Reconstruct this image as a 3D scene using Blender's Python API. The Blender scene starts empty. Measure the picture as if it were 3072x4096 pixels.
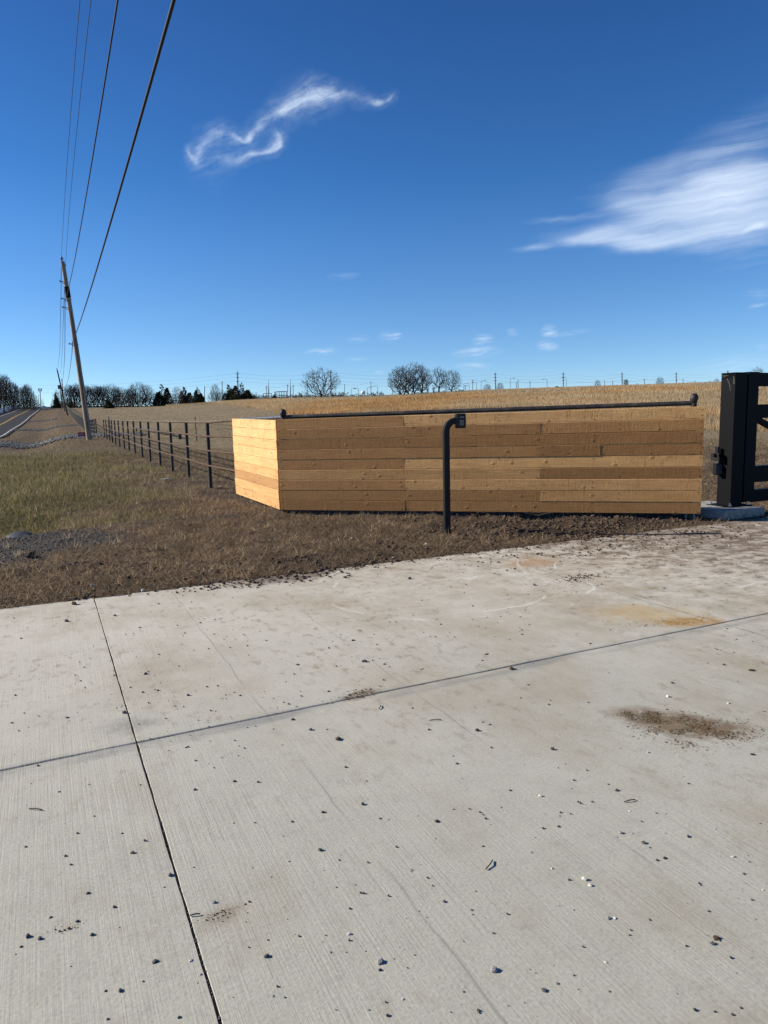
import bpy, math, random
import numpy as np
from mathutils import Vector, Matrix, Quaternion

# ------------------------------------------------------------------ camera, sky, sun, exposure
sc = bpy.context.scene
COL = sc.collection
EYE = 1.5
FPX = 2850.0                      # focal length in pixels of the 3072 x 4096 photograph
PITCH = math.radians(7.7)
ROLL = 0.023
SUN_DIR = Vector((-0.985, 0.14, 0.485)).normalized()     # towards the sun

cd = bpy.data.cameras.new('Camera')
cam = bpy.data.objects.new('Camera', cd)
COL.objects.link(cam)
cd.sensor_fit = 'VERTICAL'
cd.sensor_height = 36.0
cd.sensor_width = 27.0
cd.lens = 36.0 * FPX / 4096.0
cd.clip_start = 0.05
cd.clip_end = 20000.0
_X = Vector((1, 0, 0)); _D = Vector((0, -math.sin(PITCH), -math.cos(PITCH))); _F = Vector((0, math.cos(PITCH), -math.sin(PITCH)))
_r = _X * math.cos(ROLL) + _D * math.sin(ROLL)
_u = _X * math.sin(ROLL) - _D * math.cos(ROLL)
cam.matrix_world = Matrix(((_r.x, _u.x, -_F.x, 0), (_r.y, _u.y, -_F.y, 0), (_r.z, _u.z, -_F.z, EYE), (0, 0, 0, 1)))
sc.camera = cam

sc.view_settings.view_transform = 'Standard'
sc.view_settings.look = 'None'
sc.view_settings.exposure = 0.92
sc.view_settings.gamma = 1.0
sc.view_settings.use_curve_mapping = False
sc.render.engine = 'CYCLES'
sc.cycles.max_bounces = 6
sc.cycles.diffuse_bounces = 3
sc.cycles.glossy_bounces = 3
sc.cycles.use_denoising = True

SUN_ELEV = math.asin(SUN_DIR.z)
SUN_ROT = math.atan2(SUN_DIR.x, SUN_DIR.y)
SKY_STRENGTH = 0.086
sd = bpy.data.lights.new('sun', 'SUN')
sd.energy = 4.2
sd.angle = math.radians(0.53)
sd.color = (1.0, 0.915, 0.79)
so = bpy.data.objects.new('sun', sd)
COL.objects.link(so)
so.rotation_euler = SUN_DIR.to_track_quat('Z', 'Y').to_euler()

world = bpy.data.worlds.new('World')
sc.world = world
world.use_nodes = True


def build_world():
    nt = world.node_tree
    nt.nodes.clear()
    N = nt.nodes.new
    L = nt.links.new

    def val(op, a, b=None, clamp=False):
        n = N('ShaderNodeMath'); n.operation = op; n.use_clamp = clamp
        for k, x in enumerate((a, b)):
            if x is None: continue
            if isinstance(x, (int, float)): n.inputs[k].default_value = x
            else: L(x, n.inputs[k])
        return n.outputs[0]

    def vec(op, a, b=None):
        n = N('ShaderNodeVectorMath'); n.operation = op
        for k, x in enumerate((a, b)):
            if x is None: continue
            if isinstance(x, tuple): n.inputs[k].default_value = x
            else: L(x, n.inputs[k])
        return n.outputs[0]

    sky = N('ShaderNodeTexSky')
    sky.sky_type = 'NISHITA'
    sky.sun_disc = False
    sky.sun_elevation = SUN_ELEV
    sky.sun_rotation = SUN_ROT
    sky.altitude = 300.0
    sky.air_density = 0.6
    sky.dust_density = 0.0
    sky.ozone_density = 4.0
    gm = N('ShaderNodeGamma'); gm.inputs[1].default_value = 1.0
    L(sky.outputs[0], gm.inputs[0])
    hs = N('ShaderNodeHueSaturation')
    hs.inputs['Saturation'].default_value = 1.17
    L(gm.outputs[0], hs.inputs['Color'])
    tc0 = N('ShaderNodeTexCoord'); sp0 = N('ShaderNodeSeparateXYZ'); L(tc0.outputs['Generated'], sp0.inputs[0])
    mr = N('ShaderNodeMapRange'); mr.inputs['From Min'].default_value = 0.0; mr.inputs['From Max'].default_value = 0.30; mr.inputs['To Min'].default_value = 1.06; mr.inputs['To Max'].default_value = 1.19
    L(sp0.outputs[2], mr.inputs['Value']); L(mr.outputs[0], hs.inputs['Saturation'])
    mh = N('ShaderNodeMapRange'); mh.inputs['From Min'].default_value = 0.0; mh.inputs['From Max'].default_value = 0.5; mh.inputs['To Min'].default_value = 0.494; mh.inputs['To Max'].default_value = 0.507
    L(sp0.outputs[2], mh.inputs['Value']); L(mh.outputs[0], hs.inputs['Hue'])
    mr2 = N('ShaderNodeMapRange'); mr2.inputs['From Min'].default_value = 0.0; mr2.inputs['From Max'].default_value = 0.22; mr2.inputs['To Min'].default_value = 0.80; mr2.inputs['To Max'].default_value = 0.98
    L(sp0.outputs[2], mr2.inputs['Value'])
    mr3 = N('ShaderNodeMapRange'); mr3.inputs['From Min'].default_value = 0.25; mr3.inputs['From Max'].default_value = 0.62; mr3.inputs['To Min'].default_value = 1.0; mr3.inputs['To Max'].default_value = 0.90
    L(sp0.outputs[2], mr3.inputs['Value']); L(val('MULTIPLY', mr2.outputs[0], mr3.outputs[0]), hs.inputs['Value'])

    # cirrus: plain blobs in the sky's own directions (a = x/y, b = z/y), torn by streaked noise
    tc = N('ShaderNodeTexCoord')
    sep = N('ShaderNodeSeparateXYZ'); L(tc.outputs['Generated'], sep.inputs[0])
    yy = val('MAXIMUM', sep.outputs[1], 0.05)
    a = val('DIVIDE', sep.outputs[0], yy)
    b = val('DIVIDE', sep.outputs[2], yy)
    cmb = N('ShaderNodeCombineXYZ'); L(a, cmb.inputs[0]); L(b, cmb.inputs[1])
    P = cmb.outputs[0]
    wn = N('ShaderNodeTexNoise'); wn.inputs['Scale'].default_value = 22; wn.inputs['Detail'].default_value = 4
    L(P, wn.inputs['Vector'])
    w1 = vec('SUBTRACT', wn.outputs['Color'], (0.5, 0.5, 0.5))

    def warped(amount):
        s = N('ShaderNodeVectorMath'); s.operation = 'SCALE'; L(w1, s.inputs[0]); s.inputs['Scale'].default_value = amount
        return vec('ADD', P, s.outputs[0])

    def streak(rot, sx, sy, detail=6, rough=0.6, seed=0.0):
        m = N('ShaderNodeMapping'); m.inputs['Rotation'].default_value = (0, 0, -rot); m.inputs['Scale'].default_value = (1, 1, 1)
        L(PW, m.inputs[0])
        m2 = N('ShaderNodeMapping'); m2.inputs['Scale'].default_value = (sx, sy, 1); m2.inputs['Location'].default_value = (seed, seed * 1.7, 0)
        L(m.outputs[0], m2.inputs[0])
        n = N('ShaderNodeTexNoise'); n.inputs['Scale'].default_value = 1.0; n.inputs['Detail'].default_value = detail; n.inputs['Roughness'].default_value = rough
        L(m2.outputs[0], n.inputs['Vector'])
        return n.outputs['Fac']

    PW = warped(0.03)

    def blobs(lst, src):
        tot = None
        for (x0, y0, x1, y1, wd, amp) in lst:
            m = N('ShaderNodeMapping'); m.vector_type = 'TEXTURE'
            m.inputs['Location'].default_value = ((x0 + x1) / 2, (y0 + y1) / 2, 0)
            m.inputs['Rotation'].default_value = (0, 0, math.atan2(y1 - y0, x1 - x0))
            m.inputs['Scale'].default_value = (math.hypot(x1 - x0, y1 - y0) * 0.5 + wd * 0.6, wd, 1)
            L(src, m.inputs[0])
            g = N('ShaderNodeTexGradient'); g.gradient_type = 'SPHERICAL'
            L(m.outputs[0], g.inputs[0])
            o = val('MULTIPLY', g.outputs['Fac'], amp)
            tot = o if tot is None else val('ADD', tot, o)
        return tot

    def ab(u, v):
        du, dv = u - 1536, v - 2048
        x = du * math.cos(ROLL) - dv * math.sin(ROLL); y = du * math.sin(ROLL) + dv * math.cos(ROLL)
        Y = FPX * math.cos(PITCH) - y * math.sin(PITCH); Z = -FPX * math.sin(PITCH) - y * math.cos(PITCH)
        return x / Y, Z / Y

    def seg(lst, k=1.6):
        out = []
        for (u0, v0, u1, v1, w, amp) in lst:
            out.append(ab(u0, v0) + ab(u1, v1) + (w * k / FPX, amp))
        return out

    hook_l = [(1075, 465, 1200, 418, 34, 1.0), (1180, 425, 1330, 382, 40, 1.0), (1310, 388, 1400, 372, 26, .7), (1380, 376, 1480, 392, 22, .5), (1460, 395, 1570, 408, 16, .5), (1420, 425, 1575, 398, 14, .45), (1555, 405, 1582, 375, 9, .5),
                (1120, 415, 1240, 350, 36, .35), (1230, 352, 1330, 372, 30, .35), (1000, 540, 1070, 470, 24, .75), (985, 555, 1012, 530, 16, .8), (930, 530, 990, 558, 15, .75), (850, 545, 935, 520, 28, .7), (790, 590, 860, 540, 32, .6),
                (770, 640, 810, 580, 26, .45), (738, 585, 765, 630, 11, .6), (755, 620, 800, 665, 20, .45), (800, 690, 850, 640, 46, .32), (850, 645, 960, 628, 24, .6), (940, 632, 1060, 610, 20, .9), (1040, 614, 1120, 580, 17, .95), (1105, 590, 1118, 545, 16, .95),
                (1088, 540, 1118, 528, 16, .7), (880, 600, 1010, 575, 26, .25)]
    hook = seg(hook_l, 1.35); hookv = seg(hook_l, 2.5)
    fan = seg([(2040, 892, 2420, 862, 15, .8), (2020, 1000, 2220, 985, 12, .8), (2120, 985, 2480, 925, 28, .9), (2300, 855, 2640, 800, 30, .5), (2300, 975, 2700, 935, 42, .8), (2260, 810, 2600, 760, 40, .6), (2330, 745, 2700, 690, 36, .4),
               (2480, 870, 3200, 800, 120, 1.0), (2380, 920, 3100, 860, 80, .9), (2500, 780, 3200, 690, 90, .8), (2480, 720, 2860, 590, 50, .5), (2700, 640, 3200, 470, 60, .4), (2800, 700, 3300, 600, 90, .7), (2900, 860, 3300, 780, 100, 1.0),
               (2440, 985, 2760, 955, 26, .6), (2700, 1000, 3200, 1020, 50, .55), (2960, 935, 3090, 880, 10, .9), (2240, 960, 2600, 945, 30, .55)])
    small = seg([(1225, 1408, 1355, 1400, 12, .75), (1395, 1358, 1475, 1352, 12, .45), (1515, 1350, 1600, 1340, 16, .55), (1575, 1350, 1600, 1335, 8, .5), (1810, 1415, 2010, 1402, 17, .75), (1895, 1365, 1970, 1358, 18, .75),
                 (2175, 1330, 2222, 1325, 20, .9), (2200, 1345, 2380, 1315, 7, .4), (2150, 1380, 2230, 1385, 15, .85), (2035, 1325, 2062, 1325, 14, .5), (1820, 1467, 1970, 1460, 11, .6), (1500, 1490, 1540, 1490, 9, .4),
                 (1310, 1108, 1440, 1098, 11, .22), (1380, 1440, 1470, 1435, 9, .35), (2780, 1480, 3120, 1430, 30, .35), (2990, 1230, 3080, 1205, 10, .4), (2980, 1180, 3080, 1172, 18, .25), (3020, 1390, 3080, 1382, 10, .3)])
    def torn(bl, st_, bias, gain, contrast):
        return val('MULTIPLY', val('SUBTRACT', val('ADD', bl, val('MULTIPLY', val('SUBTRACT', st_, 0.5), contrast)), bias), gain, True)
    PW = warped(0.024)
    hb = blobs(hook, PW)
    s1 = streak(0.38, 18, 110, 9, .68, 3.0); s3 = streak(0.25, 55, 75, 8, .7, 6.0)
    sm_ = val('ADD', val('MULTIPLY', s1, .55), val('MULTIPLY', s3, .45))
    hookm = val('MULTIPLY', torn(hb, sm_, 0.10, 0.55, 1.7), val('MULTIPLY', hb, 1.2, True))
    hv = val('MULTIPLY', val('MULTIPLY', blobs(hookv, PW), 0.22), val('MULTIPLY', val('SUBTRACT', sm_, 0.36), 4.0, True))
    hookm = val('ADD', hookm, hv)
    PW = warped(0.012)
    fb_ = blobs(fan, PW)
    s1 = streak(0.15, 2.6, 44, 9, .62, 8.0); s2 = streak(0.26, 1.7, 17, 7, .55, 2.0)
    fanm = val('MULTIPLY', torn(fb_, val('ADD', val('MULTIPLY', s1, .6), val('MULTIPLY', s2, .4)), 0.16, 0.48, 2.9), val('MULTIPLY', fb_, 0.9, True))
    fv = val('MULTIPLY', val('MULTIPLY', blobs(seg([(2450, 860, 3300, 740, 230, .8), (2700, 700, 3300, 430, 150, .6), (2150, 960, 2700, 900, 90, .5), (2700, 980, 3300, 1000, 110, .6)], 1.0), PW), 0.40), val('MULTIPLY', val('SUBTRACT', s1, 0.40), 4.0, True))
    fanm = val('ADD', fanm, fv)
    PW = warped(0.006)
    smm = val('MULTIPLY', blobs(small, PW), val('MULTIPLY', val('SUBTRACT', streak(0.1, 34, 230, 5, .6, 1.0), 0.36), 3.4, True))
    cl = val('ADD', val('MULTIPLY', hookm, 1.05, True), val('ADD', val('MULTIPLY', fanm, 0.92, True), val('MULTIPLY', smm, 0.85, True)), True)
    cl = val('MULTIPLY', cl, 0.9)
    mix = N('ShaderNodeMix'); mix.data_type = 'RGBA'
    L(cl, mix.inputs['Factor']); L(hs.outputs[0], mix.inputs['A'])
    mix.inputs['B'].default_value = (0.40 / SKY_STRENGTH, 0.47 / SKY_STRENGTH, 0.57 / SKY_STRENGTH, 1)
    bg = N('ShaderNodeBackground'); bg.inputs['Strength'].default_value = SKY_STRENGTH
    L(mix.outputs['Result'], bg.inputs['Color'])
    out = N('ShaderNodeOutputWorld'); L(bg.outputs[0], out.inputs['Surface'])


build_world()

# ------------------------------------------------------------------ helpers
RNG = np.random.default_rng(7)
rnd = random.Random(11)


def ray(u, v):
    """direction from the eye for a pixel of the 3072 x 4096 photograph (used to survey real positions)"""
    du, dv = u - 1536, v - 2048
    x = du * math.cos(ROLL) - dv * math.sin(ROLL); y = du * math.sin(ROLL) + dv * math.cos(ROLL)
    return (x, FPX * math.cos(PITCH) - y * math.sin(PITCH), -FPX * math.sin(PITCH) - y * math.cos(PITCH))


def at(u, v, Y):
    d = ray(u, v); k = Y / d[1]
    return Vector((k * d[0], Y, EYE + k * d[2]))


def tag(o, label=None, cat=None, group=None, kind=None):
    if label: o['label'] = label
    if cat: o['category'] = cat
    if group: o['group'] = group
    if kind: o['kind'] = kind
    return o


def empty(name, loc, label=None, cat=None, group=None):
    o = bpy.data.objects.new(name, None)
    COL.objects.link(o)
    o.location = loc
    o.empty_display_size = 0.2
    return tag(o, label, cat, group)


def mesh_np(name, verts, faces_flat, loop_tot, mats, parent=None, origin=None, mat_idx=None, smooth=False, attrs=None):
    me = bpy.data.meshes.new(name)
    verts = np.asarray(verts, dtype=np.float32).reshape(-1, 3)
    org = np.array(origin if origin is not None else ((0, 0, 0)), dtype=np.float32)
    verts = verts - org
    me.vertices.add(len(verts)); me.vertices.foreach_set('co', verts.ravel())
    faces_flat = np.asarray(faces_flat, dtype=np.int32); loop_tot = np.asarray(loop_tot, dtype=np.int32)
    me.loops.add(len(faces_flat)); me.loops.foreach_set('vertex_index', faces_flat)
    me.polygons.add(len(loop_tot))
    st = np.zeros(len(loop_tot), dtype=np.int32); st[1:] = np.cumsum(loop_tot)[:-1]
    me.polygons.foreach_set('loop_start', st); me.polygons.foreach_set('loop_total', loop_tot)
    if mat_idx is not None: me.polygons.foreach_set('material_index', np.asarray(mat_idx, dtype=np.int32))
    if smooth is True: me.polygons.foreach_set('use_smooth', np.ones(len(loop_tot), dtype=bool))
    elif smooth is not False: me.polygons.foreach_set('use_smooth', np.asarray(smooth, dtype=bool))
    for m in (mats if isinstance(mats, (list, tuple)) else [mats]): me.materials.append(m)
    for an, dom, data in (attrs or []):
        at_ = me.attributes.new(an, 'FLOAT_COLOR', dom)
        at_.data.foreach_set('color', np.asarray(data, dtype=np.float32).ravel())
    me.update(calc_edges=True)
    me.validate()
    o = bpy.data.objects.new(name, me)
    COL.objects.link(o)
    if parent is not None:
        o.parent = parent
    elif origin is not None:
        o.location = origin
    return o


class MB:
    """collects shapes in world coordinates; build() links them as ONE mesh object"""
    def __init__(s):
        s.v = []; s.f = []; s.m = []; s.sm = []; s.c = []; s.col = (1, 1, 1, 1)

    def add(s, vs, fs, m=0, smooth=False):
        b = len(s.v)
        s.v += [tuple(p) for p in vs]
        for f in fs:
            s.f.append([b + i for i in f]); s.m.append(m); s.sm.append(smooth); s.c.append(s.col)

    def box(s, c, sx, sy, sz, ex=(1, 0, 0), ey=(0, 1, 0), ez=(0, 0, 1), m=0, bev=0.0):
        c = Vector(c); ex, ey, ez = Vector(ex), Vector(ey), Vector(ez)
        x, y, z = sx / 2, sy / 2, sz / 2
        if bev <= 0:
            vs = [c + ex * (a * x) + ey * (b * y) + ez * (d * z) for d in (-1, 1) for b in (-1, 1) for a in (-1, 1)]
            s.add(vs, [(0, 2, 3, 1), (4, 5, 7, 6), (0, 1, 5, 4), (2, 6, 7, 3), (0, 4, 6, 2), (1, 3, 7, 5)], m)
            return
        vs = []; idx = {}
        for d in (-1, 1):
            for b in (-1, 1):
                for a in (-1, 1):
                    for ax in range(3):
                        k = [x, y, z]
                        for q in range(3):
                            if q != ax: k[q] -= bev
                        idx[(a, b, d, ax)] = len(vs)
                        vs.append(c + ex * (a * k[0]) + ey * (b * k[1]) + ez * (d * k[2]))
        fs = []
        for sg in (-1, 1):
            fs.append([idx[(sg, b, d, 0)] for b, d in ((-1, -1), (1, -1), (1, 1), (-1, 1))][::sg])
            fs.append([idx[(a, sg, d, 1)] for a, d in ((-1, -1), (-1, 1), (1, 1), (1, -1))][::sg])
            fs.append([idx[(a, b, sg, 2)] for a, b in ((-1, -1), (1, -1), (1, 1), (-1, 1))][::sg])
        for p in (-1, 1):
            for q in (-1, 1):
                fs.append([idx[(-1, p, q, 1)], idx[(1, p, q, 1)], idx[(1, p, q, 2)], idx[(-1, p, q, 2)]][::(p * q)])
                fs.append([idx[(p, -1, q, 0)], idx[(p, -1, q, 2)], idx[(p, 1, q, 2)], idx[(p, 1, q, 0)]][::(-1 if p * q > 0 else 1)])
                fs.append([idx[(p, q, -1, 0)], idx[(p, q, -1, 1)], idx[(p, q, 1, 1)], idx[(p, q, 1, 0)]][::(-1 if p * q > 0 else 1)])
        for a in (-1, 1):
            for b in (-1, 1):
                for d in (-1, 1):
                    fs.append([idx[(a, b, d, 0)], idx[(a, b, d, 1)], idx[(a, b, d, 2)]][::(a * b * d)])
        s.add(vs, fs, m)

    def tube(s, pts, rad, n=8, m=0, caps=True, smooth=True):
        pts = [Vector(p) for p in pts]
        if isinstance(rad, (int, float)): rad = [rad] * len(pts)
        vs = []; prev = None
        for i, p in enumerate(pts):
            t = (pts[min(i + 1, len(pts) - 1)] - pts[max(i - 1, 0)]).normalized()
            if prev is None:
                h = Vector((0, 0, 1)) if abs(t.z) < 0.9 else Vector((1, 0, 0))
                e1 = t.cross(h).normalized()
            else:
                e1 = (prev - t * prev.dot(t)).normalized()
            prev = e1
            e2 = t.cross(e1)
            for k in range(n):
                a = 2 * math.pi * k / n
                vs.append(p + (e1 * math.cos(a) + e2 * math.sin(a)) * rad[i])
        fs = []
        for i in range(len(pts) - 1):
            for k in range(n):
                k2 = (k + 1) % n
                fs.append((i * n + k, i * n + k2, (i + 1) * n + k2, (i + 1) * n + k))
        s.add(vs, fs, m, smooth)
        if caps:
            s.add(vs[:n], [tuple(range(n))[::-1]], m); s.add(vs[-n:], [tuple(range(n))], m)

    def lathe(s, base, prof, n=14, axis=(0, 0, 1), m=0, smooth=True):
        base = Vector(base); ax = Vector(axis).normalized()
        h = Vector((1, 0, 0)) if abs(ax.x) < 0.8 else Vector((0, 1, 0))
        e1 = ax.cross(h).normalized(); e2 = ax.cross(e1)
        vs = []
        for r, z in prof:
            for k in range(n):
                a = 2 * math.pi * k / n
                vs.append(base + ax * z + (e1 * math.cos(a) + e2 * math.sin(a)) * max(r, 1e-4))
        fs = []
        for i in range(len(prof) - 1):
            for k in range(n):
                k2 = (k + 1) % n
                fs.append((i * n + k, i * n + k2, (i + 1) * n + k2, (i + 1) * n + k))
        s.add(vs, fs, m, smooth)

    def rock(s, c, r, flat=0.6, seed=0, m=0):
        q = random.Random(seed)
        vs = []; fs = []
        t = (1 + 5 ** .5) / 2
        ico = [(-1, t, 0), (1, t, 0), (-1, -t, 0), (1, -t, 0), (0, -1, t), (0, 1, t), (0, -1, -t), (0, 1, -t), (t, 0, -1), (t, 0, 1), (-t, 0, -1), (-t, 0, 1)]
        fi = [(0, 11, 5), (0, 5, 1), (0, 1, 7), (0, 7, 10), (0, 10, 11), (1, 5, 9), (5, 11, 4), (11, 10, 2), (10, 7, 6), (7, 1, 8), (3, 9, 4), (3, 4, 2), (3, 2, 6), (3, 6, 8), (3, 8, 9), (4, 9, 5), (2, 4, 11), (6, 2, 10), (8, 6, 7), (9, 8, 1)]
        sx = q.uniform(.75, 1.25); sy = q.uniform(.7, 1.1); a = q.uniform(0, 6.28)
        for p in ico:
            k = r / 1.9 * q.uniform(.72, 1.18)
            x, y, z = p[0] * k * sx, p[1] * k * sy, p[2] * k * flat
            vs.append((c[0] + x * math.cos(a) - y * math.sin(a), c[1] + x * math.sin(a) + y * math.cos(a), c[2] + z + r * flat * .55))
        s.add(vs, fi, m)

    def build(s, name, mats, parent=None, origin=None, col=None):
        if parent is not None and origin is None: origin = tuple(parent.matrix_world_org) if hasattr(parent, 'matrix_world_org') else world_loc(parent)
        flat = []; tot = []
        for f in s.f:
            flat += f; tot.append(len(f))
        attrs = None
        if col:
            cc = []
            for f, c in zip(s.f, s.c): cc += [c] * len(f)
            attrs = [(col, 'CORNER', cc)]
        return mesh_np(name, s.v, flat, tot, mats, parent, origin, s.m, s.sm, attrs)


def world_loc(o):
    p = Vector((0, 0, 0))
    while o is not None:
        p += Vector(o.location); o = o.parent
    return tuple(p)


def lattice_noise(x, y, scale, seed=0):
    x = np.asarray(x) * scale; y = np.asarray(y) * scale
    xi = np.floor(x).astype(np.int64); yi = np.floor(y).astype(np.int64)
    fx = x - xi; fy = y - yi
    fx = fx * fx * (3 - 2 * fx); fy = fy * fy * (3 - 2 * fy)

    def h(a, b):
        n = (a * 374761393 + b * 668265263 + seed * 982451653) & 0x7fffffff
        n = ((n ^ (n >> 13)) * 1274126177) & 0x7fffffff
        return ((n ^ (n >> 16)) & 0xffff) / 65535.0
    return (h(xi, yi) * (1 - fx) + h(xi + 1, yi) * fx) * (1 - fy) + (h(xi, yi + 1) * (1 - fx) + h(xi + 1, yi + 1) * fx) * fy


def fbm(x, y, scale, seed=0, octs=4):
    t = 0; a = .5
    for k in range(octs):
        t = t + a * lattice_noise(x, y, scale * 2 ** k, seed + k * 17); a *= .5
    return t / (1 - .5 ** octs)


def sstep(a, b, x):
    t = np.clip((np.asarray(x, dtype=float) - a) / (b - a), 0, 1)
    return t * t * (3 - 2 * t)


# ------------------------------------------------------------------ survey of the place
E1 = Vector((0.904, 0.427, 0)).normalized()       # along the kerb side of the driveway
E2 = Vector((-0.427, 0.904, 0)).normalized()      # along the road, the driveway joints and the pipe fence
SLAB_S = 6.5
JOINT_S = 3.39
JOINT_T = 0.285
CUT_T = 4.2
FM = 0.45                                         # the road, fence and pole lines all run X = a - 0.45 Y
WALL_A = Vector((-1.63, 11.21, 0)); WALL_B = Vector((4.24, 9.45, 0)); WALL_C = Vector((-2.78, 13.45, 0))


def st(p, q): return Vector((E1.x * p + E2.x * q, E1.y * p + E2.y * q, 0))


def road_h(Y):
    Y = np.asarray(Y, dtype=float)
    xs = [-200, 28, 40, 53, 63, 85, 106, 130, 151, 174, 220, 283, 310, 345, 400, 520, 900, 6000]
    zs = [0, 0, .12, .38, .46, .42, 1.1, 1.75, 2.5, 3.5, 5.1, 7.4, 7.85, 7.5, 5.6, 5.8, 4, 4]
    t = 0
    for d in np.linspace(-1, 1, 9): t = t + np.interp(Y + d * np.clip(Y, 0, 300) * .06, xs, zs)
    return t / 9


def field_h(X, Y):
    a = np.clip(X / np.maximum(Y, 1.0), -1.2, 1.2)
    amp = np.interp(a, [-1, -.45, -.33, 0, .13, .44, .7, 1.2], [6.2, 6.5, 6.55, 6.75, 7.7, 8.4, 8.6, 8.6])
    t = 0
    for d in np.linspace(-1, 1, 7):
        t = t + np.interp(Y + d * np.clip(Y, 0, 200) * .07, [-200, 33, 50, 80, 120, 160, 200, 240, 300, 500, 1200, 6000], [0, 0, .05, .2, .47, .78, 1.0, 1.04, 1.0, .8, .5, .4])
    return amp * t / 7


def terrain(X, Y):
    X = np.asarray(X, dtype=float); Y = np.asarray(Y, dtype=float)
    d = (X - (3.4 - FM * Y)) * 0.912
    w = sstep(2, 45, d - np.clip(Y - 60, 0, 60) * .1)
    z = road_h(Y) * (1 - w) + field_h(X, Y) * w
    # roadside: a shallow ditch between fence and road, the road bed slightly below the fence ridge
    rd = (X - (-6.5 - FM * Y)) * 0.912            # 0 at the right edge of the road
    k = sstep(30, 55, Y) * (1 - sstep(240, 330, Y))
    z = z - .42 * k * sstep(6.5, 2.5, rd) * (rd < 12)
    z = z - .38 * sstep(34, 52, Y) * (1 - sstep(90, 130, Y)) * np.exp(-((rd - 4.2) / 1.7) ** 2)
    z = z - .33 * np.exp(-(((X + 6.2) / 1.3) ** 2 + ((Y - 11.2) / 1.5) ** 2))
    # small lumps
    n = (fbm(X, Y, .9, 3, 4) - .5) * .10 + (fbm(X, Y, 5, 9, 3) - .5) * .045
    z = z + n * sstep(0, 1.2, (X * E2.x + Y * E2.y) - SLAB_S) * sstep(140, 40, Y)
    s = X * E2.x + Y * E2.y; t = X * E1.x + Y * E1.y
    mound = sstep(3.6, 5.2, t) * sstep(9.2, 8.3, t) * sstep(6.75, 7.3, s) * sstep(11, 9, s)
    z = z + mound * (fbm(X, Y, 2.2, 21, 4) * .17 - .06)
    z = np.where((s < SLAB_S - .05) & (Y < 30), np.minimum(z, -.13), z)
    return z


def tz(x, y): return float(terrain(np.array([x]), np.array([y]))[0])


def spot(u, Y):
    """ground point straight ahead of image column u at distance Y"""
    x = at(u, 1650, Y).x
    return Vector((x, Y, tz(x, Y)))


def zones(X, Y):
    """what grows or lies where: green grass, bare soil, dark gravel, tan field"""
    s = X * E2.x + Y * E2.y; t = X * E1.x + Y * E1.y
    n = fbm(X, Y, .55, 31, 4) - .5; n2 = fbm(X, Y, 2.3, 41, 4) - .5
    green = sstep(3.2, -1.2, t + n * 7 - (s - 14) * .02) * sstep(10.8, 12.4, s + n2 * 2) * sstep(52, 26, s + n * 16)
    soil = sstep(3.3, 5.6, t + n2 * 2.4) * sstep(9.6, 8.4, t) * sstep(6.3, 6.9, s + n2 * .8) * sstep(14, 11, s)
    soil = np.maximum(soil, .8 * sstep(.25, .5, n2 + .30) * sstep(1.2, .3, np.abs(s - 6.75)) * sstep(0, 2.5, t))
    # soil thrown up round the fence posts
    d = (X - (3.4 - FM * Y)) * 0.912
    soil = np.maximum(soil, sstep(.9, .2, np.abs(d)) * sstep(.42, .62, n2 + .55) * sstep(70, 14, Y) * sstep(11, 14, Y))
    soil = np.maximum(soil, sstep(.35, .75, n2 * 1.6 + n + .28) * .75 * sstep(26, 10, Y))
    gr = sstep(1.0, .55, np.sqrt(((X + 4.9) / 1.9) ** 2 + ((Y - 8.7) / 2.2) ** 2) + n * .8)
    gr = np.maximum(gr, .5 * sstep(.6, .15, np.abs(s - 11.3 - (t - .3) * -.12 + n * .8)) * sstep(4.2, 2.2, t) * sstep(-2.5, -1, t))
    Yk = np.maximum(Y, 1)
    a = X / Yk
    fld = sstep(-1, 5, d) * sstep(16, 40, Y)
    return green, soil, gr, fld


def tall_edge(a):
    return np.interp(a, [-.6, -.33, -.22, -.13, -.05, .05, .16, .25, .35, .43, .6, 1.2], [900, 420, 178, 112, 101, 97, 92, 80, 60, 43, 38, 36])

# ------------------------------------------------------------------ materials
MAT = {}


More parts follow.
